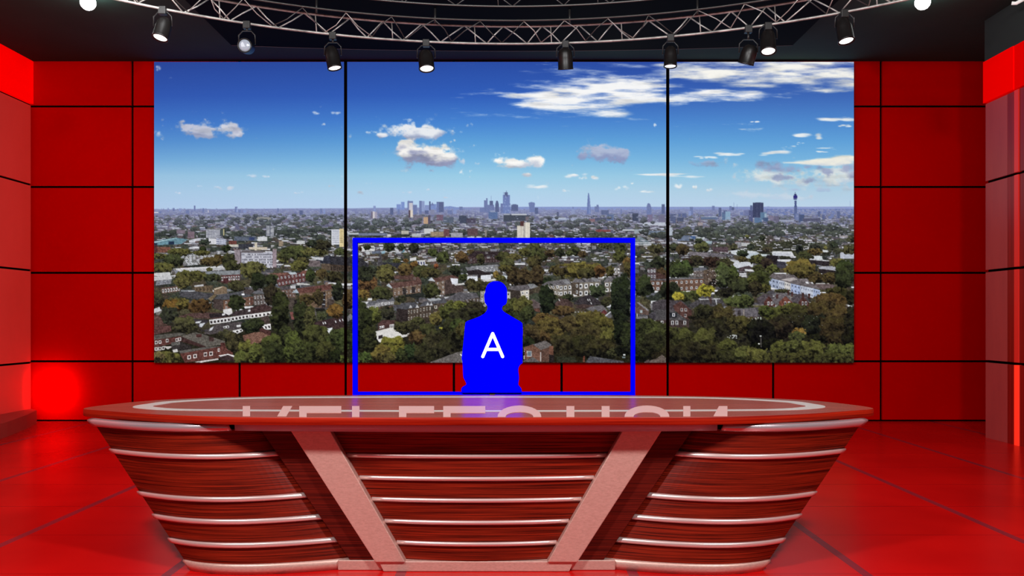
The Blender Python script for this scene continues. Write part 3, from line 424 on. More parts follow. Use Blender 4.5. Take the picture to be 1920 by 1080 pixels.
    trees(A3, [(230,530,90,100,(112,118,44)),(700,590,90,50,(80,78,44)),(600,650,120,70,(74,70,42)),(530,640,90,60,(80,76,44)),(900,560,70,80,(118,104,46)),(1050,480,130,110,(92,96,42)),(1130,540,90,90,(60,58,40))])
    trees(A3, [(110,640,110,270,(56,62,34)),(200,780,80,150,(60,62,34))], p=2.4)
    trees(A3, [(800,720,120,110,(72,72,40)),(690,760,90,80,(104,76,42)),(1060,720,160,150,(64,64,38)),(430,850,140,110,(130,124,40)),(500,830,70,90,(136,128,40)),(900,830,130,130,(72,66,40)),(640,920,110,90,(58,76,40)),(320,930,110,90,(124,104,42)),(390,980,90,70,(96,84,42)),(780,940,130,120,(62,60,36)),(1000,880,100,100,(58,54,36)),(120,970,110,60,(84,104,44)),(530,960,60,90,(64,70,36)),(950,660,20,14,(190,186,50))])
    # behind and right of presenter
    trees(A4, [(200,450,180,80,(66,60,40)),(60,420,80,50,(116,118,44)),(150,560,150,110,(54,52,36)),(60,640,90,90,(72,84,40)),(60,760,110,120,(56,54,34)),(100,680,70,80,(96,86,38)),(640,430,120,90,(88,90,42)),(740,420,100,100,(104,100,44)),(790,500,80,90,(70,76,40)),(650,580,120,110,(56,62,36)),(560,470,70,40,(76,76,40)),(1000,600,150,110,(108,78,40)),(880,720,170,110,(82,64,38)),(1040,720,120,120,(104,76,40)),(780,830,110,90,(40,46,30)),(960,520,60,30,(124,92,44))])
    trees(A4, [(1000,350,80,150,(40,50,32))], p=2.6)
    poly(A4(-90,1023,-20,940,100,900,110,1023), (120,112,108), 16); poly(A3(830,1023,1137,910,1137,1023), (122,114,110), 16)
    poly(A4(70,935,82,932,98,952,86,956), (226,226,226), 4)
    poly(A4(750,865,850,830,935,890,930,1020,760,990), (140,88,68), 16); poly(A4(935,890,1070,845,1065,960,1060,1015,930,1020), (116,76,62), 16); poly(A4(850,832,985,790,1070,845,935,892), (122,112,110), 14)
    poly(A4(785,902,838,900,838,960,788,962), (196,196,198), 4); quad(A4(792,908,832,906,832,954,794,956), (100,124,140), 2, 2, (130,150,164), .6, .6, False); poly(A4(730,1015,850,965,930,1020), (110,104,104), 10); poly(A4(1020,950,1080,945,1080,970,1030,975), (44,36,38)); poly(A4(1030,980,1055,978,1055,1020,1032,1022), (34,30,32)); poly(A4(930,915,938,915,938,1015,930,1015), (196,190,190), 4); poly(A4(752,885,760,885,762,990,754,990), (206,200,200), 4)
    trees(A4, [(1090,880,60,60,(70,56,34)),(720,920,40,90,(36,40,28))])
    trees(A5, [(0,620,140,90,(112,92,42)),(80,720,90,90,(104,86,40)),(230,620,130,100,(94,76,42)),(200,830,190,120,(64,56,34)),(420,560,150,100,(110,94,42)),(560,640,170,130,(110,98,40)),(440,740,200,150,(82,70,38)),(640,740,110,110,(102,96,40)),(380,850,180,120,(50,46,28)),(560,880,160,110,(62,54,32)),(670,930,70,60,(80,80,44)),(480,930,120,60,(40,38,26))])
    trees(A5, [(765,360,110,260,(38,46,32)),(770,680,80,180,(34,40,28)),(700,300,40,150,(44,54,36))], p=2.8)
    trees(A5, [(850,760,90,160,(48,54,32)),(1030,740,170,180,(60,64,34)),(1100,660,80,90,(78,84,40)),(960,900,140,110,(46,48,28)),(780,900,90,60,(30,32,24))])
    poly(A5(390,1023,435,955,790,1010,800,1023), (92,92,100), 12); poly(A5(0,850,45,845,45,945,0,930), (140,84,62), 10); poly(A5(80,960,280,970,290,1020,80,1020), (56,60,42), 12); poly(A5(365,960,380,955,382,1018,362,1018), (150,72,50), 6)
    poly(A5(0,940,50,950,55,1020,0,1020), (44,36,36)); poly(A5(790,935,812,935,812,948,790,948), (214,220,220), 4); poly(A5(778,960,812,960,812,978,778,978), (120,136,140), 4)
    poly(A5(1010,1023,1090,970,1137,985,1137,1023), (110,92,90), 12)
    # sixth / seventh column foreground trees
    trees(A6, [(640,540,220,140,(66,58,36)),(780,560,130,140,(84,70,38)),(560,480,110,80,(60,58,36)),(720,650,170,110,(50,46,32)),(980,650,130,120,(88,78,38)),(880,600,80,70,(80,72,38)),(900,770,120,60,(54,50,38)),(1100,700,80,130,(26,26,22))])
    for k in range(14): xx = 810 + 100*R.rand(); yy = 725 + 35*R.rand(); poly(A6(xx,yy,xx+14,yy+2,xx+14,yy+9,xx,yy+8), (190,196,196), 8)
    trees(A6, [(90,700,130,110,(74,78,38)),(60,850,170,150,(56,56,32)),(350,780,140,140,(80,80,38)),(230,720,80,80,(72,72,36)),(600,800,140,140,(84,82,38)),(420,920,180,140,(58,52,32)),(660,920,160,110,(62,56,32)),(280,930,160,120,(54,48,30)),(830,870,110,100,(86,86,38)),(800,960,140,80,(62,60,32)),(1000,940,120,90,(92,92,42)),(1110,950,80,90,(82,80,38)),(120,960,110,60,(50,42,28))])
    poly(A6(0,1000,60,985,125,940,165,975,165,1023,0,1023), (116,98,88), 14)
    trees(A7, [(250,500,150,80,(92,94,38)),(150,480,80,60,(84,92,38)),(420,450,120,60,(92,90,38)),(560,500,150,90,(70,64,34)),(820,370,150,90,(98,72,38)),(930,380,90,90,(104,76,38)),(760,480,170,120,(84,66,36)),(950,520,110,120,(92,70,36)),(430,600,200,110,(52,46,32)),(660,640,150,130,(40,42,32)),(860,660,160,140,(74,58,32)),(1060,600,80,170,(44,38,28)),(300,680,150,120,(56,44,34)),(120,700,150,130,(30,28,26)),(900,780,150,80,(64,50,30)),(1040,780,90,100,(34,30,22)),(220,830,120,60,(28,26,22)),(700,780,100,60,(34,32,24)),(100,860,120,50,(22,22,18))])
    for k in range(12): xx = 380 + 420*R.rand(); yy = 520 + 130*R.rand(); poly(A7(xx,yy,xx+8,yy,xx+8,yy+5,xx,yy+5), (160,160,150), 8)
    poly(A7(92,740,100,740,104,860,96,860), (110,104,100), 4); poly(A7(85,735,106,735,106,748,85,748), (206,210,206), 4); poly(A7(68,818,84,818,84,832,68,832), (214,214,206), 4)
    trees(A7, [(500,710,80,60,(160,118,44)),(480,750,100,60,(84,88,44)),(330,880,140,90,(92,92,38)),(620,870,170,90,(98,96,40)),(430,860,110,80,(88,90,40)),(60,950,140,90,(104,100,42)),(900,900,120,90,(92,96,42)),(1060,900,70,80,(96,100,42)),(300,980,170,80,(74,70,34)),(560,980,180,80,(76,72,34)),(800,980,150,70,(72,70,34)),(1000,990,120,70,(78,76,36))])
    tex = (fbm(PH, PW, 2.6, 2.2, R, 2) - .5)[..., None]
    lum = I.mean(-1, keepdims=True); tex = tex * .6; dn = np.clip((Y - 398) / 60, .0, 1)[..., None]
    I[:] = I * (1 + dn * tex * np.clip(1.3 - lum / 190, .25, 1.)) + dn * tex * 16
    I[:] = np.clip(I + (2 + 6 * land) * grain[..., None], 0, 255)
    s = I / 255.
    return np.where(s <= .04045, s / 12.92, ((s + .055) / 1.055) ** 2.4), I

# =====================================================================================================
sc = bpy.context.scene
COL = sc.collection
PI = math.pi
CAM_Z, FPX = 1.3, 1600.0            # camera height (m) and focal length in pixels of a 1920 px frame
HU, HV = 960.0, 600.0               # principal point
YB = 10.947                         # back wall distance
ZC = 4.618                          # ceiling height
XL, XR = -6.157, 6.055              # left wall, right end of back wall
YS = 10.875                         # face of the video wall
def PX(u, y): return (u - HU) * y / FPX
def PZ(v, y): return CAM_Z - (v - HV) * y / FPX

# ---------------------------------------------------------------- materials
def mat(name, base=(.5, .5, .5), rough=.5, metal=0.0, spec=.5, emit=None, es=0.0, coat=0.0):
    m = bpy.data.materials.new(name); m.use_nodes = True
    b = m.node_tree.nodes['Principled BSDF']
    b.inputs['Base Color'].default_value = (*base, 1); b.inputs['Roughness'].default_value = rough
    b.inputs['Metallic'].default_value = metal; b.inputs['Specular IOR Level'].default_value = spec
    b.inputs['Coat Weight'].default_value = coat
    if emit: b.inputs['Emission Color'].default_value = (*emit, 1); b.inputs['Emission Strength'].default_value = es
    return m
def nd(m, t, **k):
    n = m.node_tree.nodes.new(t)
    for a, v in k.items(): setattr(n, a, v)
    return n
def grain(m, c0, c1, scale, lo=.3, hi=.7, detail=5, c2=None, rough=None):
    """streaky colour variation: noise stretched by `scale` in object space"""
    t = m.node_tree; b = t.nodes['Principled BSDF']
    co = nd(m, 'ShaderNodeTexCoord'); mp = nd(m, 'ShaderNodeMapping'); mp.inputs['Scale'].default_value = scale
    nz = nd(m, 'ShaderNodeTexNoise'); nz.inputs['Scale'].default_value = 1; nz.inputs['Detail'].default_value = detail; nz.inputs['Roughness'].default_value = .65
    rp = nd(m, 'ShaderNodeValToRGB'); e = rp.color_ramp.elements
    e[0].position = lo; e[0].color = (*c0, 1); e[1].position = hi; e[1].color = (*c1, 1)
    t.links.new(co.outputs['Object'], mp.inputs['Vector']); t.links.new(mp.outputs[0], nz.inputs['Vector'])
    t.links.new(nz.outputs['Fac'], rp.inputs['Fac']); t.links.new(rp.outputs['Color'], b.inputs['Base Color'])
    return m
M = {}
M['panel'] = grain(mat('red_wall_panel', rough=.55, spec=.0), (.47, 0, 0), (.53, 0, 0), (.8, .8, .8))
M['groove'] = mat('black_groove', (.003, .001, .001), .8, spec=.0)
M['side'] = grain(mat('frosted_red_panel', rough=.35, spec=.25), (.86, .052, .040), (.96, .066, .052), (1.2, 1.2, .6))
M['frost'] = grain(mat('smoked_red_panel', rough=.35, spec=.25), (.40, .050, .050), (.48, .064, .058), (2, 4, .6))
M['dark_red'] = grain(mat('dark_red_panel', rough=.35, spec=.3), (.20, .006, .004), (.36, .012, .008), (3, 30, .5))
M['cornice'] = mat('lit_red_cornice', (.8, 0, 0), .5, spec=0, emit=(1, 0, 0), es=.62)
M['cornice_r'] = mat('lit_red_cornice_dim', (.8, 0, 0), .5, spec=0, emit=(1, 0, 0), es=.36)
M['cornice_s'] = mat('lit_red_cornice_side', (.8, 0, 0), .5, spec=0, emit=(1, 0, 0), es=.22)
M['led'] = mat('red_light_strip', (.8, .02, .01), .5, emit=(1, .03, .01), es=.75)
M['led_dim'] = mat('red_light_strip_dim', (.7, .02, .012), .4, emit=(1, .03, .02), es=.12)
M['ceiling'] = grain(mat('charcoal_ceiling', rough=.9, spec=.1), (.032, .074, .060), (.038, .084, .068), (2, 2, 2))
M['bulk'] = mat('charcoal_bulkhead', (.030, .036, .034), .9, spec=.1)
M['soffit'] = mat('black_soffit', (.003, .004, .003), .8, spec=.05)
M['base_shade'] = grain(mat('brown_red_base_shade', rough=.5, spec=.2), (.32, .03, .025), (.38, .04, .03), (2, 2, 2))
M['grey'] = mat('grey_edge', (.10, .10, .10), .5)
# glossy tiled floor
m = M['floor'] = mat('glossy_red_floor', (.5, .004, .004), .24, spec=.25)
t = m.node_tree; b = t.nodes['Principled BSDF']
co = nd(m, 'ShaderNodeTexCoord'); sp = nd(m, 'ShaderNodeSeparateXYZ'); t.links.new(co.outputs['Object'], sp.inputs[0])
def seam(axis, pitch, off, w):
    a = nd(m, 'ShaderNodeMath', operation='ADD'); a.inputs[1].default_value = off; t.links.new(sp.outputs[axis], a.inputs[0])
    p = nd(m, 'ShaderNodeMath', operation='PINGPONG'); p.inputs[1].default_value = pitch / 2; t.links.new(a.outputs[0], p.inputs[0])
    l = nd(m, 'ShaderNodeMath', operation='LESS_THAN'); l.inputs[1].default_value = w; t.links.new(p.outputs[0], l.inputs[0])
    return l
sx = seam('X', 1.19, 11.9 - .62, .026); sy = seam('Y', .79, 7.9 - 4.37, .005)
nz = nd(m, 'ShaderNodeTexNoise'); nz.inputs['Scale'].default_value = .9; nz.inputs['Detail'].default_value = 3; t.links.new(co.outputs['Object'], nz.inputs['Vector'])
rp = nd(m, 'ShaderNodeValToRGB'); rp.color_ramp.elements[0].color = (.46, .003, .003, 1); rp.color_ramp.elements[1].color = (.60, .005, .004, 1)
rp.color_ramp.elements[0].position = .35; rp.color_ramp.elements[1].position = .65
t.links.new(nz.outputs['Fac'], rp.inputs['Fac'])
m1 = nd(m, 'ShaderNodeMix', data_type='RGBA'); m1.inputs['B'].default_value = (.32, .003, .004, 1)
t.links.new(sy.outputs[0], m1.inputs['Factor']); t.links.new(rp.outputs['Color'], m1.inputs['A'])
m2 = nd(m, 'ShaderNodeMix', data_type='RGBA'); m2.inputs['B'].default_value = (.23, .016, .026, 1)
t.links.new(sx.outputs[0], m2.inputs['Factor']); t.links.new(m1.outputs['Result'], m2.inputs['A']); t.links.new(m2.outputs['Result'], b.inputs['Base Color'])
# desk
M['wood'] = grain(mat('mahogany_front', rough=.42, spec=.15), (.022, .001, .0005), (.31, .018, .005), (1.6, 1.6, 150), .36, .68, 9)
M['wood_dark'] = grain(mat('mahogany_plank', rough=.45, spec=.15), (.03, .0015, .001), (.15, .009, .004), (1.6, 1.6, 130), .34, .66, 6)
M['edge'] = grain(mat('mahogany_edge', rough=.38, spec=.15), (.20, .004, .001), (.42, .018, .004), (1.5, 1.5, 120), .34, .66, 5)
M['top'] = grain(mat('polished_desk_top', rough=.24, spec=.05), (.23, .040, .026), (.33, .066, .045), (1.0, 45, 45), .34, .66, 5)
M['inlay'] = mat('pale_inlay', (.52, .44, .40), .35, spec=.4)
M['reflected_letters'] = mat('pale_reflected_letters', (.62, .34, .30), .4, spec=.2)  # pale colour standing in for the letter reflection
M['brushed'] = grain(mat('brushed_copper_metal', rough=.42, metal=.5, spec=.4), (.62, .36, .30), (.76, .47, .40), (60, 60, 160), .3, .7, 3)
M['strip'] = mat('satin_metal_strip', (.78, .56, .53), .32, metal=.6)
M['chrome'] = mat('chrome_band', (.62, .50, .53), .22, metal=.65)
M['band'] = mat('grey_metal_band', (.40, .33, .40), .4, metal=.2)
# figure and frame
M['blue'] = mat('flat_blue_board', (.0, .0, 1.0), .9, spec=0)
M['white'] = mat('white_letter', (1, 1, 1), .9, spec=0)
M['post'] = mat('black_metal_post', (.02, .02, .02), .5)
# rig
M['alu'] = grain(mat('aluminium_tube', rough=.45, metal=.5, spec=.5), (.22, .215, .20), (.66, .65, .61), (7, 7, 7), .3, .7, 3)
M['alu_dark'] = mat('dark_tube', (.10, .10, .095), .4, metal=.6)
M['black'] = mat('black_lamp_body', (.008, .007, .007), .38, spec=.35)
M['bracket'] = mat('black_bracket', (.02, .02, .02), .4)
M['lens'] = mat('lit_lens', (1, 1, 1), .3, emit=(1, .97, .93), es=2.2)
M['lens_off'] = mat('grey_lens_glass', (.30, .34, .40), .12, spec=.8, emit=(.8, .9, 1), es=.08)
M['bulb'] = mat('white_lamp_globe', (1, 1, 1), .5, emit=(1, 1, 1), es=26)
M['tube'] = mat('pale_tube', (.8, .8, .78), .4, emit=(1, 1, .96), es=.35)
m = M['screen'] = bpy.data.materials.new('city_picture_screen'); m.use_nodes = True
t = m.node_tree; t.nodes.clear()
at = nd(m, 'ShaderNodeAttribute', attribute_name='picture'); em = nd(m, 'ShaderNodeEmission'); ou = nd(m, 'ShaderNodeOutputMaterial')
t.links.new(at.outputs['Color'], em.inputs['Color']); t.links.new(em.outputs[0], ou.inputs['Surface'])

# ---------------------------------------------------------------- mesh helpers
class MB:
    def __init__(s): s.v = []; s.f = []; s.mi = []; s.sm = []
    def add(s, vs, fs, mi=0, sm=False):
        o = len(s.v); s.v += [tuple(p) for p in vs]
        for f in fs: s.f.append([i + o for i in f]); s.mi.append(mi); s.sm.append(sm)
        return s
    def box(s, x0, x1, y0, y1, z0, z1, mi=0):
        v = [(x, y, z) for z in (z0, z1) for y in (y0, y1) for x in (x0, x1)]
        return s.add(v, [(0,2,3,1),(4,5,7,6),(0,1,5,4),(2,6,7,3),(0,4,6,2),(1,3,7,5)], mi)
    def prism(s, pts, f, d, mi=0):
        """closed polygon pts (2D) mapped by f(a, b, k) for k = 0, 1; d = flip"""
        n = len(pts); v = [f(a, b, 0) for a, b in pts] + [f(a, b, 1) for a, b in pts]
        fs = [tuple(range(n)), tuple(range(2 * n - 1, n - 1, -1))] + [(i, i + n, (i + 1) % n + n, (i + 1) % n) for i in range(n)]
        return s.add(v, fs, mi)
    def rings(s, rings, mi=0, sm=True, caps=True, closed=True):
        n = len(rings[0]); v = [p for r in rings for p in r]; fs = []
        for k in range(len(rings) - 1):
            for i in range(n if closed else n - 1):
                j = (i + 1) % n; fs.append((k*n+i, k*n+j, (k+1)*n+j, (k+1)*n+i))
        s.add(v, fs, mi, sm)
        if caps:
            o = len(s.v) - len(v)
            s.f.append([o + i for i in range(n)][::-1]); s.mi.append(mi); s.sm.append(False)
            s.f.append([o + (len(rings)-1)*n + i for i in range(n)]); s.mi.append(mi); s.sm.append(False)
        return s
    def tube(s, pts, r, n=8, mi=0):
        P = [Vector(p) for p in pts]; rg = []
        for i, p in enumerate(P):
            t = (P[min(i+1, len(P)-1)] - P[max(i-1, 0)]).normalized()
            a = t.cross(Vector((0, 0, 1)));
            if a.length < 1e-3: a = t.cross(Vector((0, 1, 0)))
            a.normalize(); b = t.cross(a)
            rr = r[i] if isinstance(r, (list, tuple)) else r
            rg.append([p + (a*math.cos(2*PI*k/n) + b*math.sin(2*PI*k/n))*rr for k in range(n)])
        return s.rings(rg, mi)
    def lathe(s, prof, n=24, mi=0, caps=False):
        return s.rings([[(r*math.cos(2*PI*k/n), r*math.sin(2*PI*k/n), z) for k in range(n)] for r, z in prof], mi, True, caps)
    def build(s, name, mats, parent=None, bevel=0, fix=True):
        me = bpy.data.meshes.new(name); me.from_pydata(s.v, [], s.f)
        for m in (mats if isinstance(mats, (list, tuple)) else [mats]): me.materials.append(m)
        for p, mi, sm in zip(me.polygons, s.mi, s.sm): p.material_index = mi; p.use_smooth = sm
        if fix:
            bm = bmesh.new(); bm.from_mesh(me); bmesh.ops.recalc_face_normals(bm, faces=bm.faces[:]); bm.to_mesh(me); bm.free()
        o = bpy.data.objects.new(name, me); COL.objects.link(o)
        if parent: o.parent = parent
        if bevel:
            b = o.modifiers.new('bevel', 'BEVEL'); b.width = bevel; b.segments = 2; b.limit_method = 'ANGLE'; b.angle_limit = .6
        return o
def thing(o, label, cat, group=None):
    o['label'] = label; o['category'] = cat
    if group: o['group'] = group
    return o
def empty(name, loc=(0, 0, 0)):
    o = bpy.data.objects.new(name, None); o.empty_display_size = .1; o.location = loc; COL.objects.link(o); return o
def struct(o): o['kind'] = 'structure'; return o

# ================================================================ the setting
struct(MB().add([(-8, -2.5, 0), (8, -2.5, 0), (8, YB+.1, 0), (-8, YB+.1, 0), (-8, -2.5, -.1), (8, -2.5, -.1), (8, YB+.1, -.1), (-8, YB+.1, -.1)],
    [(0,1,2,3),(7,6,5,4),(0,4,5,1),(1,5,6,2),(2,6,7,3),(3,7,4,0)]).build('floor', M['floor']))
struct(MB().box(-8, 8, 1.0, YB+.1, ZC, ZC+.1).build('ceiling', M['ceiling']))
# back wall: red panels over black joints
us = [60, 248, 449, 648, 851, 1053, 1252, 1450, 1652, 1900]
vs = [115, 199.5, 350.5, 511.5, 677.5, 792]
w = MB().box(-6.4, 6.6, YB+.03, YB+.1, 0, ZC, 1)
g = .0155
for i in range(len(us)-1):
    for j in range(len(vs)-1):
        x0, x1 = PX(us[i], YB) + (g if i else -.25), PX(us[i+1], YB) - g
        z1, z0 = PZ(vs[j], YB) - (g*.85 if j else 0), PZ(vs[j+1], YB) + (g*.85 if j < 4 else .035)
        w.box(x0, x1, YB, YB+.03, z0, z1, 0)
struct(w.build('wall_back', [M['panel'], M['groove']]))
# left wall
w = MB().box(XL-.1, XL-.03, 3.0, YB+.1, 0, ZC, 1)
zz = [0, .755, 1.935, 3.03, 4.055]
for j in range(4):
    for (a, b) in [(3.0, 5.6), (5.62, 8.3), (8.32, YB-.03)]: w.box(XL-.03, XL, a, b, zz[j] + (.013 if j else 0), zz[j+1] - .013, 0)
struct(w.build('wall_left', [M['side'], M['groove']]))
struct(MB().box(XL-.03, XL+.02, 3.0, YB-.005, 4.068, ZC-.003).build('trim_1', M['cornice']))
pl = [(-6.15, 10.90), (-5.97, 10.72), (-5.80, 10.2), (-5.62, 9.5), (-5.50, 8.9), (-5.42, 8.2), (-5.4, 7.4), (-5.4, 3.0), (-6.15, 3.0)]
struct(MB().prism(pl, lambda a, b, k: (a, b, .001 + .165*k), 0).build('base_shade_left', M['base_shade']))  # low band put in for the dark shade along the wall foot
# right wall: returns in front of the back wall, with a smoked panel, dark slot, light strip
XW = 5.24
def Yu(u): return FPX * XW / (u - HU)
w = MB().box(XW+.03, XR+.4, 3.0, Yu(1848), 0, 4.16, 1)
zr = [0, .845, 1.84, 2.82, 3.70]
cuts = [(1848, 1889, 0), (1889, 1903, 2), (1911.5, 1990, 2)]
for j in range(4):
    z0, z1 = zr[j] + (.014 if j else .0), zr[j+1] - .014
    for (ya, yb) in ((3.0, 5.55), (5.57, 8.12)): w.box(XW, XW+.03, ya, yb, z0, z1, 0)
    for (a, b, mi) in cuts: w.box(XW, XW+.03, Yu(b) + .004, Yu(a), z0, z1, mi)
struct(w.build('wall_right', [M['frost'], M['groove'], M['dark_red']]))
l = MB()
for j in range(4): l.box(XW-.012, XW+.03, Yu(1911.3), Yu(1903.5), zr[j] + (.014 if j else .0), zr[j+1] - .014, 0 if j == 0 else 1)
struct(l.build('trim_2', [M['led'], M['led_dim']]))
struct(MB().box(XW-.02, XR+.4, Yu(1903), Yu(1846.5), 3.70, 4.155).build('trim_3', M['cornice_r']))
struct(MB().box(XW-.01, XR+.4, 3.0, Yu(1903)-.003, 3.70, 4.155).build('trim_4', M['cornice_s']))
struct(MB().box(XW-.0, XR+.4, 3.0, Yu(1848)+.02, 4.16, ZC-.002).build('trim_5', M['bulk']))
# black soffit the rig hangs from, with a thin pale edge
arc = []
for k in range(25):
    x = -3.32 + 6.64 * k / 24; arc.append((x, 10.31 - .215 * (x / 3.32) ** 2))
struct(MB().prism([(-3.32, 3.6)] + arc + [(3.32, 3.6)], lambda a, b, k: (a, b, 4.55 + .066*k), 0).build('trim_6', M['soffit']))
struct(MB().tube([(x, y + .006, 4.552) for x, y in arc], .0042, 6).build('trim_7', M['grey']))

# ================================================================ video wall
lin, _ = paint_city()
vw = thing(empty('video_wall', (PX(945, YB), YB, PZ(680, YS))), 'wide three-part video wall showing a city skyline under blue sky, on the red back wall', 'video wall')
def at_vw(o): o.parent = vw; o.matrix_parent_inverse = Matrix.Translation(-vw.location); return o
x0, x1, z0, z1 = PX(288.6, YS), PX(1601.6, YS), PZ(680.3, YS), PZ(116, YS)
at_vw(MB().box(x0, x1, YS + .004, YB - .002, z0, min(z1, ZC - .004)).build('housing', M['groove']))
for ua, ub in ((289, 645), (651, 1249), (1255, 1601)):
    nx, ny = ub - ua, PH
    gx, gy = np.meshgrid(np.arange(nx + 1), np.arange(ny + 1))
    U = ua + gx; V = PY0 + gy
    co = np.stack([(U - HU) * YS / FPX, np.full(U.shape, YS), CAM_Z - (V - HV) * YS / FPX], -1).reshape(-1, 3)
    i0 = (gy[:-1, :-1] * (nx + 1) + gx[:-1, :-1]).ravel()
    q = np.stack([i0, i0 + nx + 1, i0 + nx + 2, i0 + 1], -1)
    me = bpy.data.meshes.new('screen'); nf = len(q)
    me.vertices.add(len(co)); me.vertices.foreach_set('co', co.astype(np.float32).ravel())
    me.loops.add(nf * 4); me.loops.foreach_set('vertex_index', q.astype(np.int32).ravel())
    me.polygons.add(nf); me.polygons.foreach_set('loop_start', np.arange(0, nf * 4, 4, dtype=np.int32))
    me.update(calc_edges=True)
    ca = me.color_attributes.new('picture', 'FLOAT_COLOR', 'POINT')
    c = np.ones((len(co), 4), np.float32)
    c[:, :3] = lin[np.clip(gy, 0, PH - 1).ravel(), np.clip(U.ravel() - PX0, 0, PW - 1)]
    ca.data.foreach_set('color', c.ravel())
    me.materials.append(M['screen'])
    o = bpy.data.objects.new('screen', me); COL.objects.link(o); at_vw(o)

# ================================================================ news desk
XC, ZT = -.184, .814
desk = thing(empty('news_desk', (XC, 4.75, 0)), 'long curved mahogany news desk with pale metal strips and V-shaped metal braces', 'desk')
def part(mb, name, m, bevel=0):
    o = mb.build(name, m, None, bevel); o.parent = desk; o.matrix_parent_inverse = Matrix.Translation((-XC, -4.75, 0)); return o
def catmull(p, n=8, closed=False):
    out = []; N = len(p)
    for i in range(N if closed else N - 1):
        if closed: a, b, c, d = p[i-1], p[i], p[(i+1) % N], p[(i+2) % N]
        else: a, b, c, d = p[max(i-1, 0)], p[i], p[i+1], p[min(i+2, N-1)]
        for k in range(n):
            t = k / n
            out.append(tuple(.5*((2*b[q]) + (-a[q]+c[q])*t + (2*a[q]-5*b[q]+4*c[q]-d[q])*t*t + (-a[q]+3*b[q]-3*c[q]+d[q])*t**3) for q in (0, 1)))
    if not closed: out.append(tuple(p[-1]))
    return out
half = [(0, 4.25), (.6, 4.256), (1.18, 4.275), (1.64, 4.39), (1.985, 4.56), (2.17, 4.685), (2.135, 4.90), (1.96, 5.184), (1.54, 5.40), (.92, 5.515), (0, 5.53)]
loop = half + [(-x, y) for x, y in half[-2:0:-1]]
out = catmull(loop, 8, True)
cx_, cy_ = 0, 4.9
tb = MB()
def ring(sc_, z):
    r = []
    for (x, y) in out:
        dx, dy = x - cx_, y - cy_; L = math.hypot(dx, dy); r.append((XC + cx_ + dx*(1 - sc_/L), cy_ + dy*(1 - sc_/L), z))
    return r
n = len(out)
rg = [ring(.004, ZT - .0395), ring(0, ZT - .036), ring(0, ZT - .003), ring(.003, ZT)]
tb.rings(rg, 1, True, False)
o_ = len(tb.v); tb.add(rg[3], [tuple(range(n))], 0); tb.add(rg[0], [tuple(range(n))[::-1]], 1)
part(tb, 'desktop', [M['top'], M['edge']])
# pale inlaid line round the desktop
hf = [(0, 4.515), (.8, 4.53), (1.58, 4.574), (1.86, 4.68), (1.945, 4.80), (1.93, 4.93), (1.84, 5.126), (1.43, 5.345), (.8, 5.41), (0, 5.425)]
lp = catmull(hf + [(-x, y) for x, y in hf[-2:0:-1]], 8, True)
def inset(x, y, d):
    i = lp.index((x, y)); a, b = lp[i-1], lp[(i+1) % len(lp)]
    tx, ty = b[0]-a[0], b[1]-a[1]; L = math.hypot(tx, ty); return (x - ty/L*d, y + tx/L*d)
ib = MB(); A = [(XC+x, y, ZT+.0012) for x, y in lp]; B = []
for x, y in lp:
    q = inset(x, y, .075 + .03 * max(0, abs(x) - 1.6) / .34); B.append((XC+q[0], q[1], ZT+.0012))
A2 = [(x, y, ZT - .003) for x, y, z in A]; B2 = [(x, y, ZT - .003) for x, y, z in B]
nn = len(lp)
ib.add(A2 + A + B + B2, [(r*nn+i, r*nn+(i+1) % nn, (r+1)*nn+(i+1) % nn, (r+1)*nn+i) for r in range(3) for i in range(nn)])
part(ib, 'inlay', M['inlay'])
# cut-off letter reflection, put on the desktop as pale flat shapes
def onTop(u, v):
    y = FPX * (CAM_Z - ZT) / (v - HV); return (PX(u, y), y)
def arcpoly(c, ro, ri, vt, vi, vb):
    P = []; 
    for k in range(17):
        a = PI * k / 16; P.append((c - ro*math.cos(a), vb - (vb - vt)*math.sin(a)))
    for k in range(17):
        a = PI * (1 - k / 16); P.append((c - ri*math.cos(a), vb - (vb - vi)*math.sin(a)))
    return P
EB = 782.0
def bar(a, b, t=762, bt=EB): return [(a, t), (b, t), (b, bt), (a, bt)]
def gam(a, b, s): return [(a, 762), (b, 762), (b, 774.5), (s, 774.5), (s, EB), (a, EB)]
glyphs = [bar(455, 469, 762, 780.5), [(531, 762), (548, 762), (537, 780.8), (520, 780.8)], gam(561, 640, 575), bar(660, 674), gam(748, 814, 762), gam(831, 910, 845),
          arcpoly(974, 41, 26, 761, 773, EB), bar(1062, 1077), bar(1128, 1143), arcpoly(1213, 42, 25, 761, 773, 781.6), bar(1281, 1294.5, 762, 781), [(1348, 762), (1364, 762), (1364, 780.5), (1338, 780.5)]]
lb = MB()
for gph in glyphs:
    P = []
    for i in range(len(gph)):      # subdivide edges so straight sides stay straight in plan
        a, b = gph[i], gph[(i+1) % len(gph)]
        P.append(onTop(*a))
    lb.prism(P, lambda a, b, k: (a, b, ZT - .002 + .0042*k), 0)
part(lb, 'letter_reflection', M['reflected_letters'])
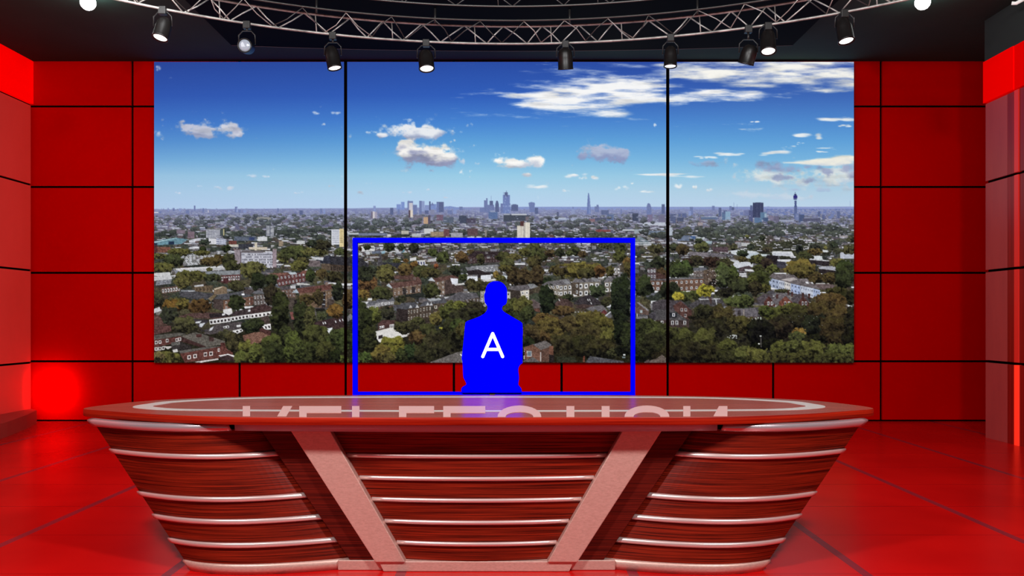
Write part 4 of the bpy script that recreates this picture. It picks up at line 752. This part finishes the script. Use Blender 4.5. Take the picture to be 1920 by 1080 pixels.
# wings
def wing(t, z, s):
    k = z - .05
    xo, yo, xm, ym, xi, yi = 1.523 + .774*k, 4.446 + .2035*k, 1.167 + .507*k, 4.36, .649 + .69*k, 4.487
    a, b, c = 2*(t-.5)*(t-1), 4*t*(1-t), 2*t*(t-.5)
    return Vector((s*(xo*a + xm*b + xi*c), yo*a + ym*b + yi*c, z))
def wnorm(t, z, s):
    d = wing(min(t+.02, 1), z, s) - wing(max(t-.02, 0), z, s); nrm = Vector((d.y, -d.x, 0)).normalized()
    if nrm.y > 0: nrm = -nrm
    return nrm
NT = 28
def wp(t, z, s, off=0):
    p = wing(t, z, s) + wnorm(t, z, s)*off; return (XC + p.x, p.y, z)
zw0, zw1 = .052, .736
for s in (-1, 1):
    wb = MB(); R_ = []
    for k in range(9):
        z = zw0 + (zw1 - zw0)*k/8; ring_ = [wp(i/NT, z, s) for i in range(NT+1)]
        ring_ += [(XC + s*(.649 + .69*(z-.05)), 5.0, z), (XC + s*(1.50 + .774*(z-.05)), 5.0, z)]
        R_.append(ring_)
    wb.rings(R_, 0, False, True)
    part(wb, 'wing', M['wood'])
    for z in (.602, .384, .270, .150):
        sb = MB(); R_ = []
        for i in range(NT+1):
            t = i/NT; R_.append([wp(t, z-.0125, s, -.004), wp(t, z-.0125, s, .012), wp(t, z-.006, s, .016), wp(t, z+.006, s, .016), wp(t, z+.0125, s, .012), wp(t, z+.0125, s, -.004)])
        part(sb.rings(R_, 0, True, True), 'metal_strip', M['strip'])
    cb = MB(); R_ = []
    for i in range(NT+1):
        t = i/NT*.80; R_.append([wp(t, .730, s, -.004), wp(t, .730, s, .016), wp(t, .737, s, .024), wp(t, .762, s, .030), wp(t, .768, s, .022), wp(t, .774, s, -.004)])
    part(cb.rings(R_, 0, True, True), 'chrome_band', M['chrome'])
    pb = MB(); R_ = []
    for i in range(NT+1):
        t = i/NT; R_.append([wp(t, 0.001, s, -.06), wp(t, 0.001, s, .006), wp(t, .046, s, .014), wp(t, .053, s, .006), wp(t, .053, s, -.06)])
    part(pb.rings(R_, 0, True, True), 'plinth', M['brushed'])
    # dark plank beside the brace and the bright brace itself
    def sl(x_top, x_bot, z): return x_bot + (x_top - x_bot)*(z - .053)/(.728 - .053)
    def slant(a_t, a_b, b_t, b_b, y0, y1, z0, z1):
        q = [(s*a_b, z0), (s*b_b, z0), (s*b_t, z1), (s*a_t, z1)]
        return MB().prism(q, lambda a, b, k: (XC + a, y0 + (y1 - y0)*k, b), 0)
    part(slant(.94, .50, 1.125, .66, 4.435, 4.52, .053, .734), 'plank', M['wood_dark'], .003)
    part(MB().box(XC + min(s*.49, s*.72), XC + max(s*.49, s*.72), 4.43, 4.55, .001, .0525), 'plinth', M['brushed'], .004)
    part(slant(.755, .366, .957, .520, 4.392, 4.46, .053, .732), 'brace', M['brushed'], .004)
# centre panel, gently bowed
def cy(x, z):
    w_ = .366 + (.755 - .366)*(z - .053)/.675; return 4.452 - .045*(1 - (x/w_)**2)
NC = 16; cbm = MB(); R_ = []
for k in range(8):
    z = .053 + (.734-.053)*k/7; w_ = .366 + (.758 - .366)*(z-.053)/.675 + .02
    R_.append([(XC + w_*(2*i/NC-1), 4.452 - .045*(1-(2*i/NC-1)**2), z) for i in range(NC+1)] + [(XC+w_, 4.50, z), (XC-w_, 4.50, z)])
part(cbm.rings(R_, 0, False, True), 'centre_panel', M['wood'])
for z in (.596, .480, .368, .254, .143):
    w_ = .366 + (.755 - .366)*(z-.053)/.675 - .002; R_ = []
    for i in range(NC+1):
        x = w_*(2*i/NC-1); y = 4.452 - .045*(1-(2*i/NC-1)**2)
        R_.append([(XC+x, y+.004, z-.010), (XC+x, y-.012, z-.010), (XC+x, y-.015, z), (XC+x, y-.012, z+.010), (XC+x, y+.004, z+.010)])
    part(MB().rings(R_, 0, True, True), 'metal_strip', M['strip'])
R_ = []
for i in range(25):
    x = -1.235 + 2.47*i/24; y = 4.315 + .055*(x/1.235)**2
    R_.append([(XC+x, y+.20, .733), (XC+x, y, .733), (XC+x, y-.006, .765), (XC+x, y-.006, .7745), (XC+x, y+.20, .7745)])
part(MB().rings(R_, 0, True, True), 'under_band', M['band'])
part(MB().prism([(-.505, .054), (.505, .054), (.48, .001), (-.48, .001)], lambda a, b, k: (XC + a, 4.405 + .09*k, b), 0), 'plinth', M['brushed'], .004)
part(MB().box(XC-1.35, XC+1.35, 4.52, 5.0, .001, .7755), 'core', M['wood_dark'])

# ================================================================ blue frame and presenter cut-out behind the desk
YF = 6.6
fr = thing(empty('blue_frame', (PX(926, YF), YF, 0)), 'thin bright blue rectangular frame standing behind the desk around the cut-out figure', 'frame')
def put(o, p): o.parent = p; o.matrix_parent_inverse = Matrix.Translation(-p.location); return o
def fb(u0, u1, v0, v1, y0=0, y1=.03): return MB().box(PX(u0, YF), PX(u1, YF), YF+y0, YF+y1, PZ(v1, YF), PZ(v0, YF))
put(fb(661, 1191, 446, 455).build('top_bar', M['blue']), fr)
put(fb(661, 1191, 735, 744).build('bottom_bar', M['blue']), fr)
put(fb(661, 670, 455, 735).build('side_bar', M['blue']), fr)
put(fb(1183, 1191, 455, 735).build('side_bar', M['blue']), fr)
for u in (665.5, 1187):
    x = PX(u, YF); put(MB().box(x-.015, x+.015, YF, YF+.03, .02, PZ(744, YF)).box(x-.02, x+.02, YF-.2, YF+.23, .001, .02).build('leg', M['post']), fr)
fg = thing(empty('presenter_cutout', (PX(923, YF), YF, 0)), 'flat blue cut-out of a seated person marked with a white letter A', 'cutout')
SIL = [(750,1012),(745,995),(752,978),(775,963),(772,945),(758,915),(755,850),(752,815),(748,800),(755,740),(765,640),(770,590),(778,572),(820,556),(860,540),(890,521),(905,500),(907,477),(895,460),(889,440),(888,405),(894,390),(897,370),(910,343),(935,327),(965,323),(995,330),(1018,352),(1028,380),(1028,440),(1020,465),(1003,475),(997,495),(1010,512),(1032,526),(1075,552),(1118,578),(1124,600),(1126,640),(1124,680),(1124,815),(1122,830),(1108,842),(1098,870),(1103,920),(1098,960),(1105,972),(1118,990),(1120,1012)]
P = [(640 + x/3.3103, 430 + y/3.3103) for x, y in SIL]
P = catmull(P, 3)
P = [(PX(u, YF), PZ(v, YF)) for u, v in P]
put(MB().prism(P, lambda a, b, k: (a, YF - .022 + .018*k, b), 0).build('body', M['blue']), fg)
def capsule(p, q, r, n=8):
    (ax, az), (bx, bz) = p, q; th = math.atan2(bz-az, bx-ax); out = []
    for k in range(n+1): a = th + PI/2 + PI*k/n; out.append((ax + r*math.cos(a), az + r*math.sin(a)))
    for k in range(n+1): a = th - PI/2 + PI*k/n; out.append((bx + r*math.cos(a), bz + r*math.sin(a)))
    return out
lt = MB(); T4 = lambda x, y: (PX(850 + x/5.685, YF), PZ(500 + y/5.685, YF))
for i, (p, q) in enumerate([((420, 713), (315, 957)), ((420, 713), (526, 957)), ((352, 881), (490, 881))]):
    lt.prism(capsule(T4(*p), T4(*q), 2.9*YF/FPX), lambda a, b, k: (a, YF - .0225 - .003*k - .0002*i, b), 0)
put(lt.build('letter', M['white']), fg)
x = PX(923, YF); put(MB().box(x-.02, x+.02, YF-.004, YF-.001+.02, .02, PZ(733, YF)).box(x-.15, x+.15, YF-.15, YF+.2, .001, .02).build('stand', M['post']), fg)

# ================================================================ lighting rig
ZB, RC, YC0 = 4.20, 5.77, 3.19
def on_ring(u, R=RC):
    y = 8.5
    for _ in range(40): x = PX(u, y); y = YC0 + math.sqrt(max(R*R - x*x, .1))
    return PX(u, y), y
random.seed(4)
def truss(name, label, R, half_deg, zb, h, step, rc, mtl, hang, back=False):
    e = thing(empty(name, (0, YC0 + R, zb)), label, 'truss')
    def P(a, z): return (R*math.sin(a), YC0 + R*math.cos(a), z)
    A = math.radians(half_deg); N = 48
    for z in (zb, zb + h):
        put(MB().tube([P(-A + 2*A*i/N, z) for i in range(N+1)], rc, 8).build('chord', mtl), e)
    a = -A; up = True; k = 0
    while a < A - step:
        j = step * (.75 + .5*random.random())
        p, q = P(a, zb if up else zb+h), P(a + j, zb+h if up else zb)
        bend = [p, tuple((p[i]+q[i])/2 + ((random.random()-.5)*.018 if i < 2 else (random.random()-.5)*.018) for i in range(3)), q]
        put(MB().tube(bend, rc*.58, 6).build('brace', mtl), e)
        if k % 4 == 1: put(MB().tube([P(a + j*.5, zb), P(a + j*.45, zb+h)], rc*.5, 6).build('brace', mtl), e)
        a += j; up = not up; k += 1
    if back:
        a = -A + step*.4; up = False
        def Q(a, z): return ((R-.17)*math.sin(a), YC0 + (R-.17)*math.cos(a), z)
        put(MB().tube([Q(-A + 2*A*i/N, zb + h*1.02) for i in range(N+1)], rc*.8, 8).build('chord', M['alu_dark']), e)
        while a < A - step*1.5:
            j = step * (.7 + 1.0*random.random()); p, q = (P(a, zb), Q(a + j, zb + h*1.02)); 
            if not up: p, q = P(a + j, zb), Q(a, zb + h*1.02)
            mid = tuple((p[i]+q[i])/2 + (random.random()-.5)*.05 for i in range(3))
            put(MB().tube([p, mid, q], rc*.42, 6).build('brace', M['alu_dark'] if random.random() < .55 else mtl), e); a += j*.9; up = not up
    for d in hang:
        p = P(math.radians(d), zb+h); put(MB().tube([p, (p[0], p[1], 4.552)], .012, 6).build('hanger', M['bracket']), e)
    return e
truss('lighting_truss', 'curved silver truss with zigzag bracing carrying the row of black spotlights', RC, 40, ZB, .182, .036, .0125, M['alu'], (-30, -20, -8, 6, 19, 29), True)
truss('lighting_truss', 'curved dark truss at the very top, in front of the silver truss', 4.70, 30, ZB, .182, .05, .0085, M['alu_dark'], (-22, -8, 8, 22))

def spotlight(u, vtop, vmid, direc, label, lens='lens', L=.19, r=.072, R=RC):
    x, y = on_ring(u, R); z = PZ(vmid, y)
    e = thing(empty('spotlight', (x, y, ZB)), label, 'spotlight', 'spotlights hanging from the truss')
    d = Vector(direc).normalized(); rot = Vector((0, 0, -1)).rotation_difference(d).to_matrix().to_4x4()
    put(MB().box(x-.035, x+.035, y-.03, y+.03, ZB-.055, ZB+.02).build('clamp', M['bracket'], None, .006), e)
    tz = z + L*.15
    yk = MB().tube([(x, y, ZB-.05), (x, y, tz + .13)], .011, 8)
    yk.tube([(x-r-.012, y, tz), (x-r-.012, y, tz+.09), (x-r*.6, y, tz+.13), (x+r*.6, y, tz+.13), (x+r+.012, y, tz+.09), (x+r+.012, y, tz)], .007, 6)
    put(yk.build('yoke', M['bracket']), e)
    cb = MB().lathe([(.001, L*.62), (r*.45, L*.60), (r*.72, L*.52), (r*.9, L*.36), (r, L*.1), (r, -L*.42), (r*1.04, -L*.44), (r*1.04, -L*.5), (r*.9, -L*.5), (r*.86, -L*.42), (.001, -L*.40)], 24)
    can = cb.build('housing', M['black']); can.matrix_world = Matrix.Translation((x, y, z)) @ rot; can.parent = e; can.matrix_parent_inverse = Matrix.Translation(-e.location)
    lb_ = MB().lathe([(.001, -L*.49), (r*.5, -L*.485), (r*.84, -L*.455), (r*.84, -L*.43), (.001, -L*.425)], 24)
    ln = lb_.build('lens', M[lens]); ln.parent = can
    return e
spotlight(305, 20, 55, (-.16, -.26, -1), 'black spotlight with a glowing lens under the left end of the truss')
spotlight(463, 60, 88, (.0, -1, -.12), 'black spotlight aimed straight out, with a grey unlit lens', 'lens_off', .16, .068)
spotlight(624, 80, 110, (.22, -.06, -1), 'black spotlight beside the left seam of the video wall', L=.21)
spotlight(799, 85, 114, (.10, -.22, -1), 'black spotlight with the widest bright lens, just right of the left screen seam', L=.19, r=.08)
spotlight(1060, 85, 112, (.06, .30, -1), 'black spotlight with no lens showing, between the middle of truss and the right screen seam', 'lens_off', .20, .078)
spotlight(1257, 85, 108, (-.02, -.05, -1), 'black spotlight directly above the right seam of the video wall', L=.19, r=.066)
spotlight(1403, 85, 104, (-.25, .32, -1), 'black spotlight tilted away, against the white cloud on the screen', 'lens_off', .17, .078)
spotlight(1440, 50, 79, (-.06, -.30, -1), 'black spotlight mounted high at the right end of silver truss', L=.22, r=.075)
spotlight(1583, 35, 58, (.10, -.22, -1), 'black spotlight hanging clear of the truss, rightmost of all', L=.22, r=.075)

def lamp(u, v, label):
    zc = ZC - .10; y = FPX*(zc - CAM_Z)/(HV - v); x = PX(u, y)
    e = thing(empty('ceiling_lamp', (x, y, ZC)), label, 'lamp', 'round ceiling lamps')
    prof = [(.001, -.075)] + [(.075*math.sin(a), -.075*math.cos(a)) for a in [PI*k/14 for k in range(1, 13)]] + [(.03, .068)]
    g_ = MB().lathe(prof, 24).build('globe', M['bulb']); g_.location = (x, y, zc); put(g_, e)
    put(MB().tube([(x, y, zc+.066), (x, y, ZC)], .03, 12).build('socket', M['bracket']), e)
lamp(165, 5, 'round white ceiling lamp glowing above the left red wall')
lamp(1730, 4, 'round white ceiling lamp glowing above the right red wall')
y = 8.6; tl = MB().tube([(PX(1897, y), y, PZ(6, y)), (PX(1903, y), y - .02, PZ(7.5, y)), (PX(1935, y), y - .1, PZ(-9, y))], .018, 8)
tl.box(PX(1925, y)-.01, PX(1925, y)+.01, y-.09, y-.07, PZ(-4, y), ZC)
thing(tl.build('tube_lamp', M['tube']), 'pale tube lamp under the ceiling in the upper right corner', 'lamp')

# ================================================================ lights
def area(name, loc, aim, size, power, col=(1, 1, 1), sy=None, spread=180):
    l = bpy.data.lights.new(name, 'AREA'); l.energy = power; l.color = col; l.size = size; l.spread = math.radians(spread)
    if sy: l.shape = 'RECTANGLE'; l.size_y = sy
    o = bpy.data.objects.new(name, l); COL.objects.link(o); o.location = loc
    o.rotation_euler = (Vector(aim) - Vector(loc)).to_track_quat('-Z', 'Y').to_euler(); return o
def spot(name, loc, aim, power, deg, col=(1, 1, 1), blend=.6, r=.08):
    l = bpy.data.lights.new(name, 'SPOT'); l.energy = power; l.color = col; l.spot_size = math.radians(deg); l.spot_blend = blend; l.shadow_soft_size = r
    o = bpy.data.objects.new(name, l); COL.objects.link(o); o.location = loc
    o.rotation_euler = (Vector(aim) - Vector(loc)).to_track_quat('-Z', 'Y').to_euler(); return o
area('key_left', (-2.4, 1.2, 4.45), (-.5, 5.0, .5), .5, 235)
area('key_right', (2.4, 1.2, 4.45), (.1, 5.0, .5), .5, 235)
area('unseen_wall_wash', (0, 4.6, 4.45), (0, YB, 1.9), 6.0, 205, sy=.6)  # unseen light added to lift the back wall
area('unseen_side_wash', (-3.4, 7.2, 4.4), (XL, 9.6, 1.9), 1.2, 26)  # unseen light added to brighten the left wall
spot('cutout_fill', (-.1, 2.2, 4.4), (PX(925, YF), YF, 1.2), 1100, 24)  # unseen spot added to keep the blue board fully bright
area('corner_glow', (-5.85, YB-.26, .40), (-5.86, YB, .40), .40, 3.4, (1, .01, .005), .40, 150)  # added red light without a fixture, makes the corner panel glow
wd = bpy.data.worlds.new('studio_ambient'); sc.world = wd; wd.use_nodes = True
wd.node_tree.nodes['Background'].inputs[0].default_value = (1, 1, 1, 1); wd.node_tree.nodes['Background'].inputs[1].default_value = .08

# ================================================================ camera and colour
cam = bpy.data.cameras.new('camera'); co_ = bpy.data.objects.new('camera', cam); COL.objects.link(co_)
co_.location = (0, 0, CAM_Z); co_.rotation_euler = (PI/2, 0, 0)
cam.sensor_width = 36; cam.lens = FPX/1920*36; cam.shift_y = (HV - 540)/1920; cam.clip_start = .05
sc.camera = co_
sc.view_settings.view_transform = 'Standard'; sc.view_settings.look = 'None'; sc.view_settings.gamma = 1; sc.view_settings.exposure = 0
sc.view_settings.use_curve_mapping = False
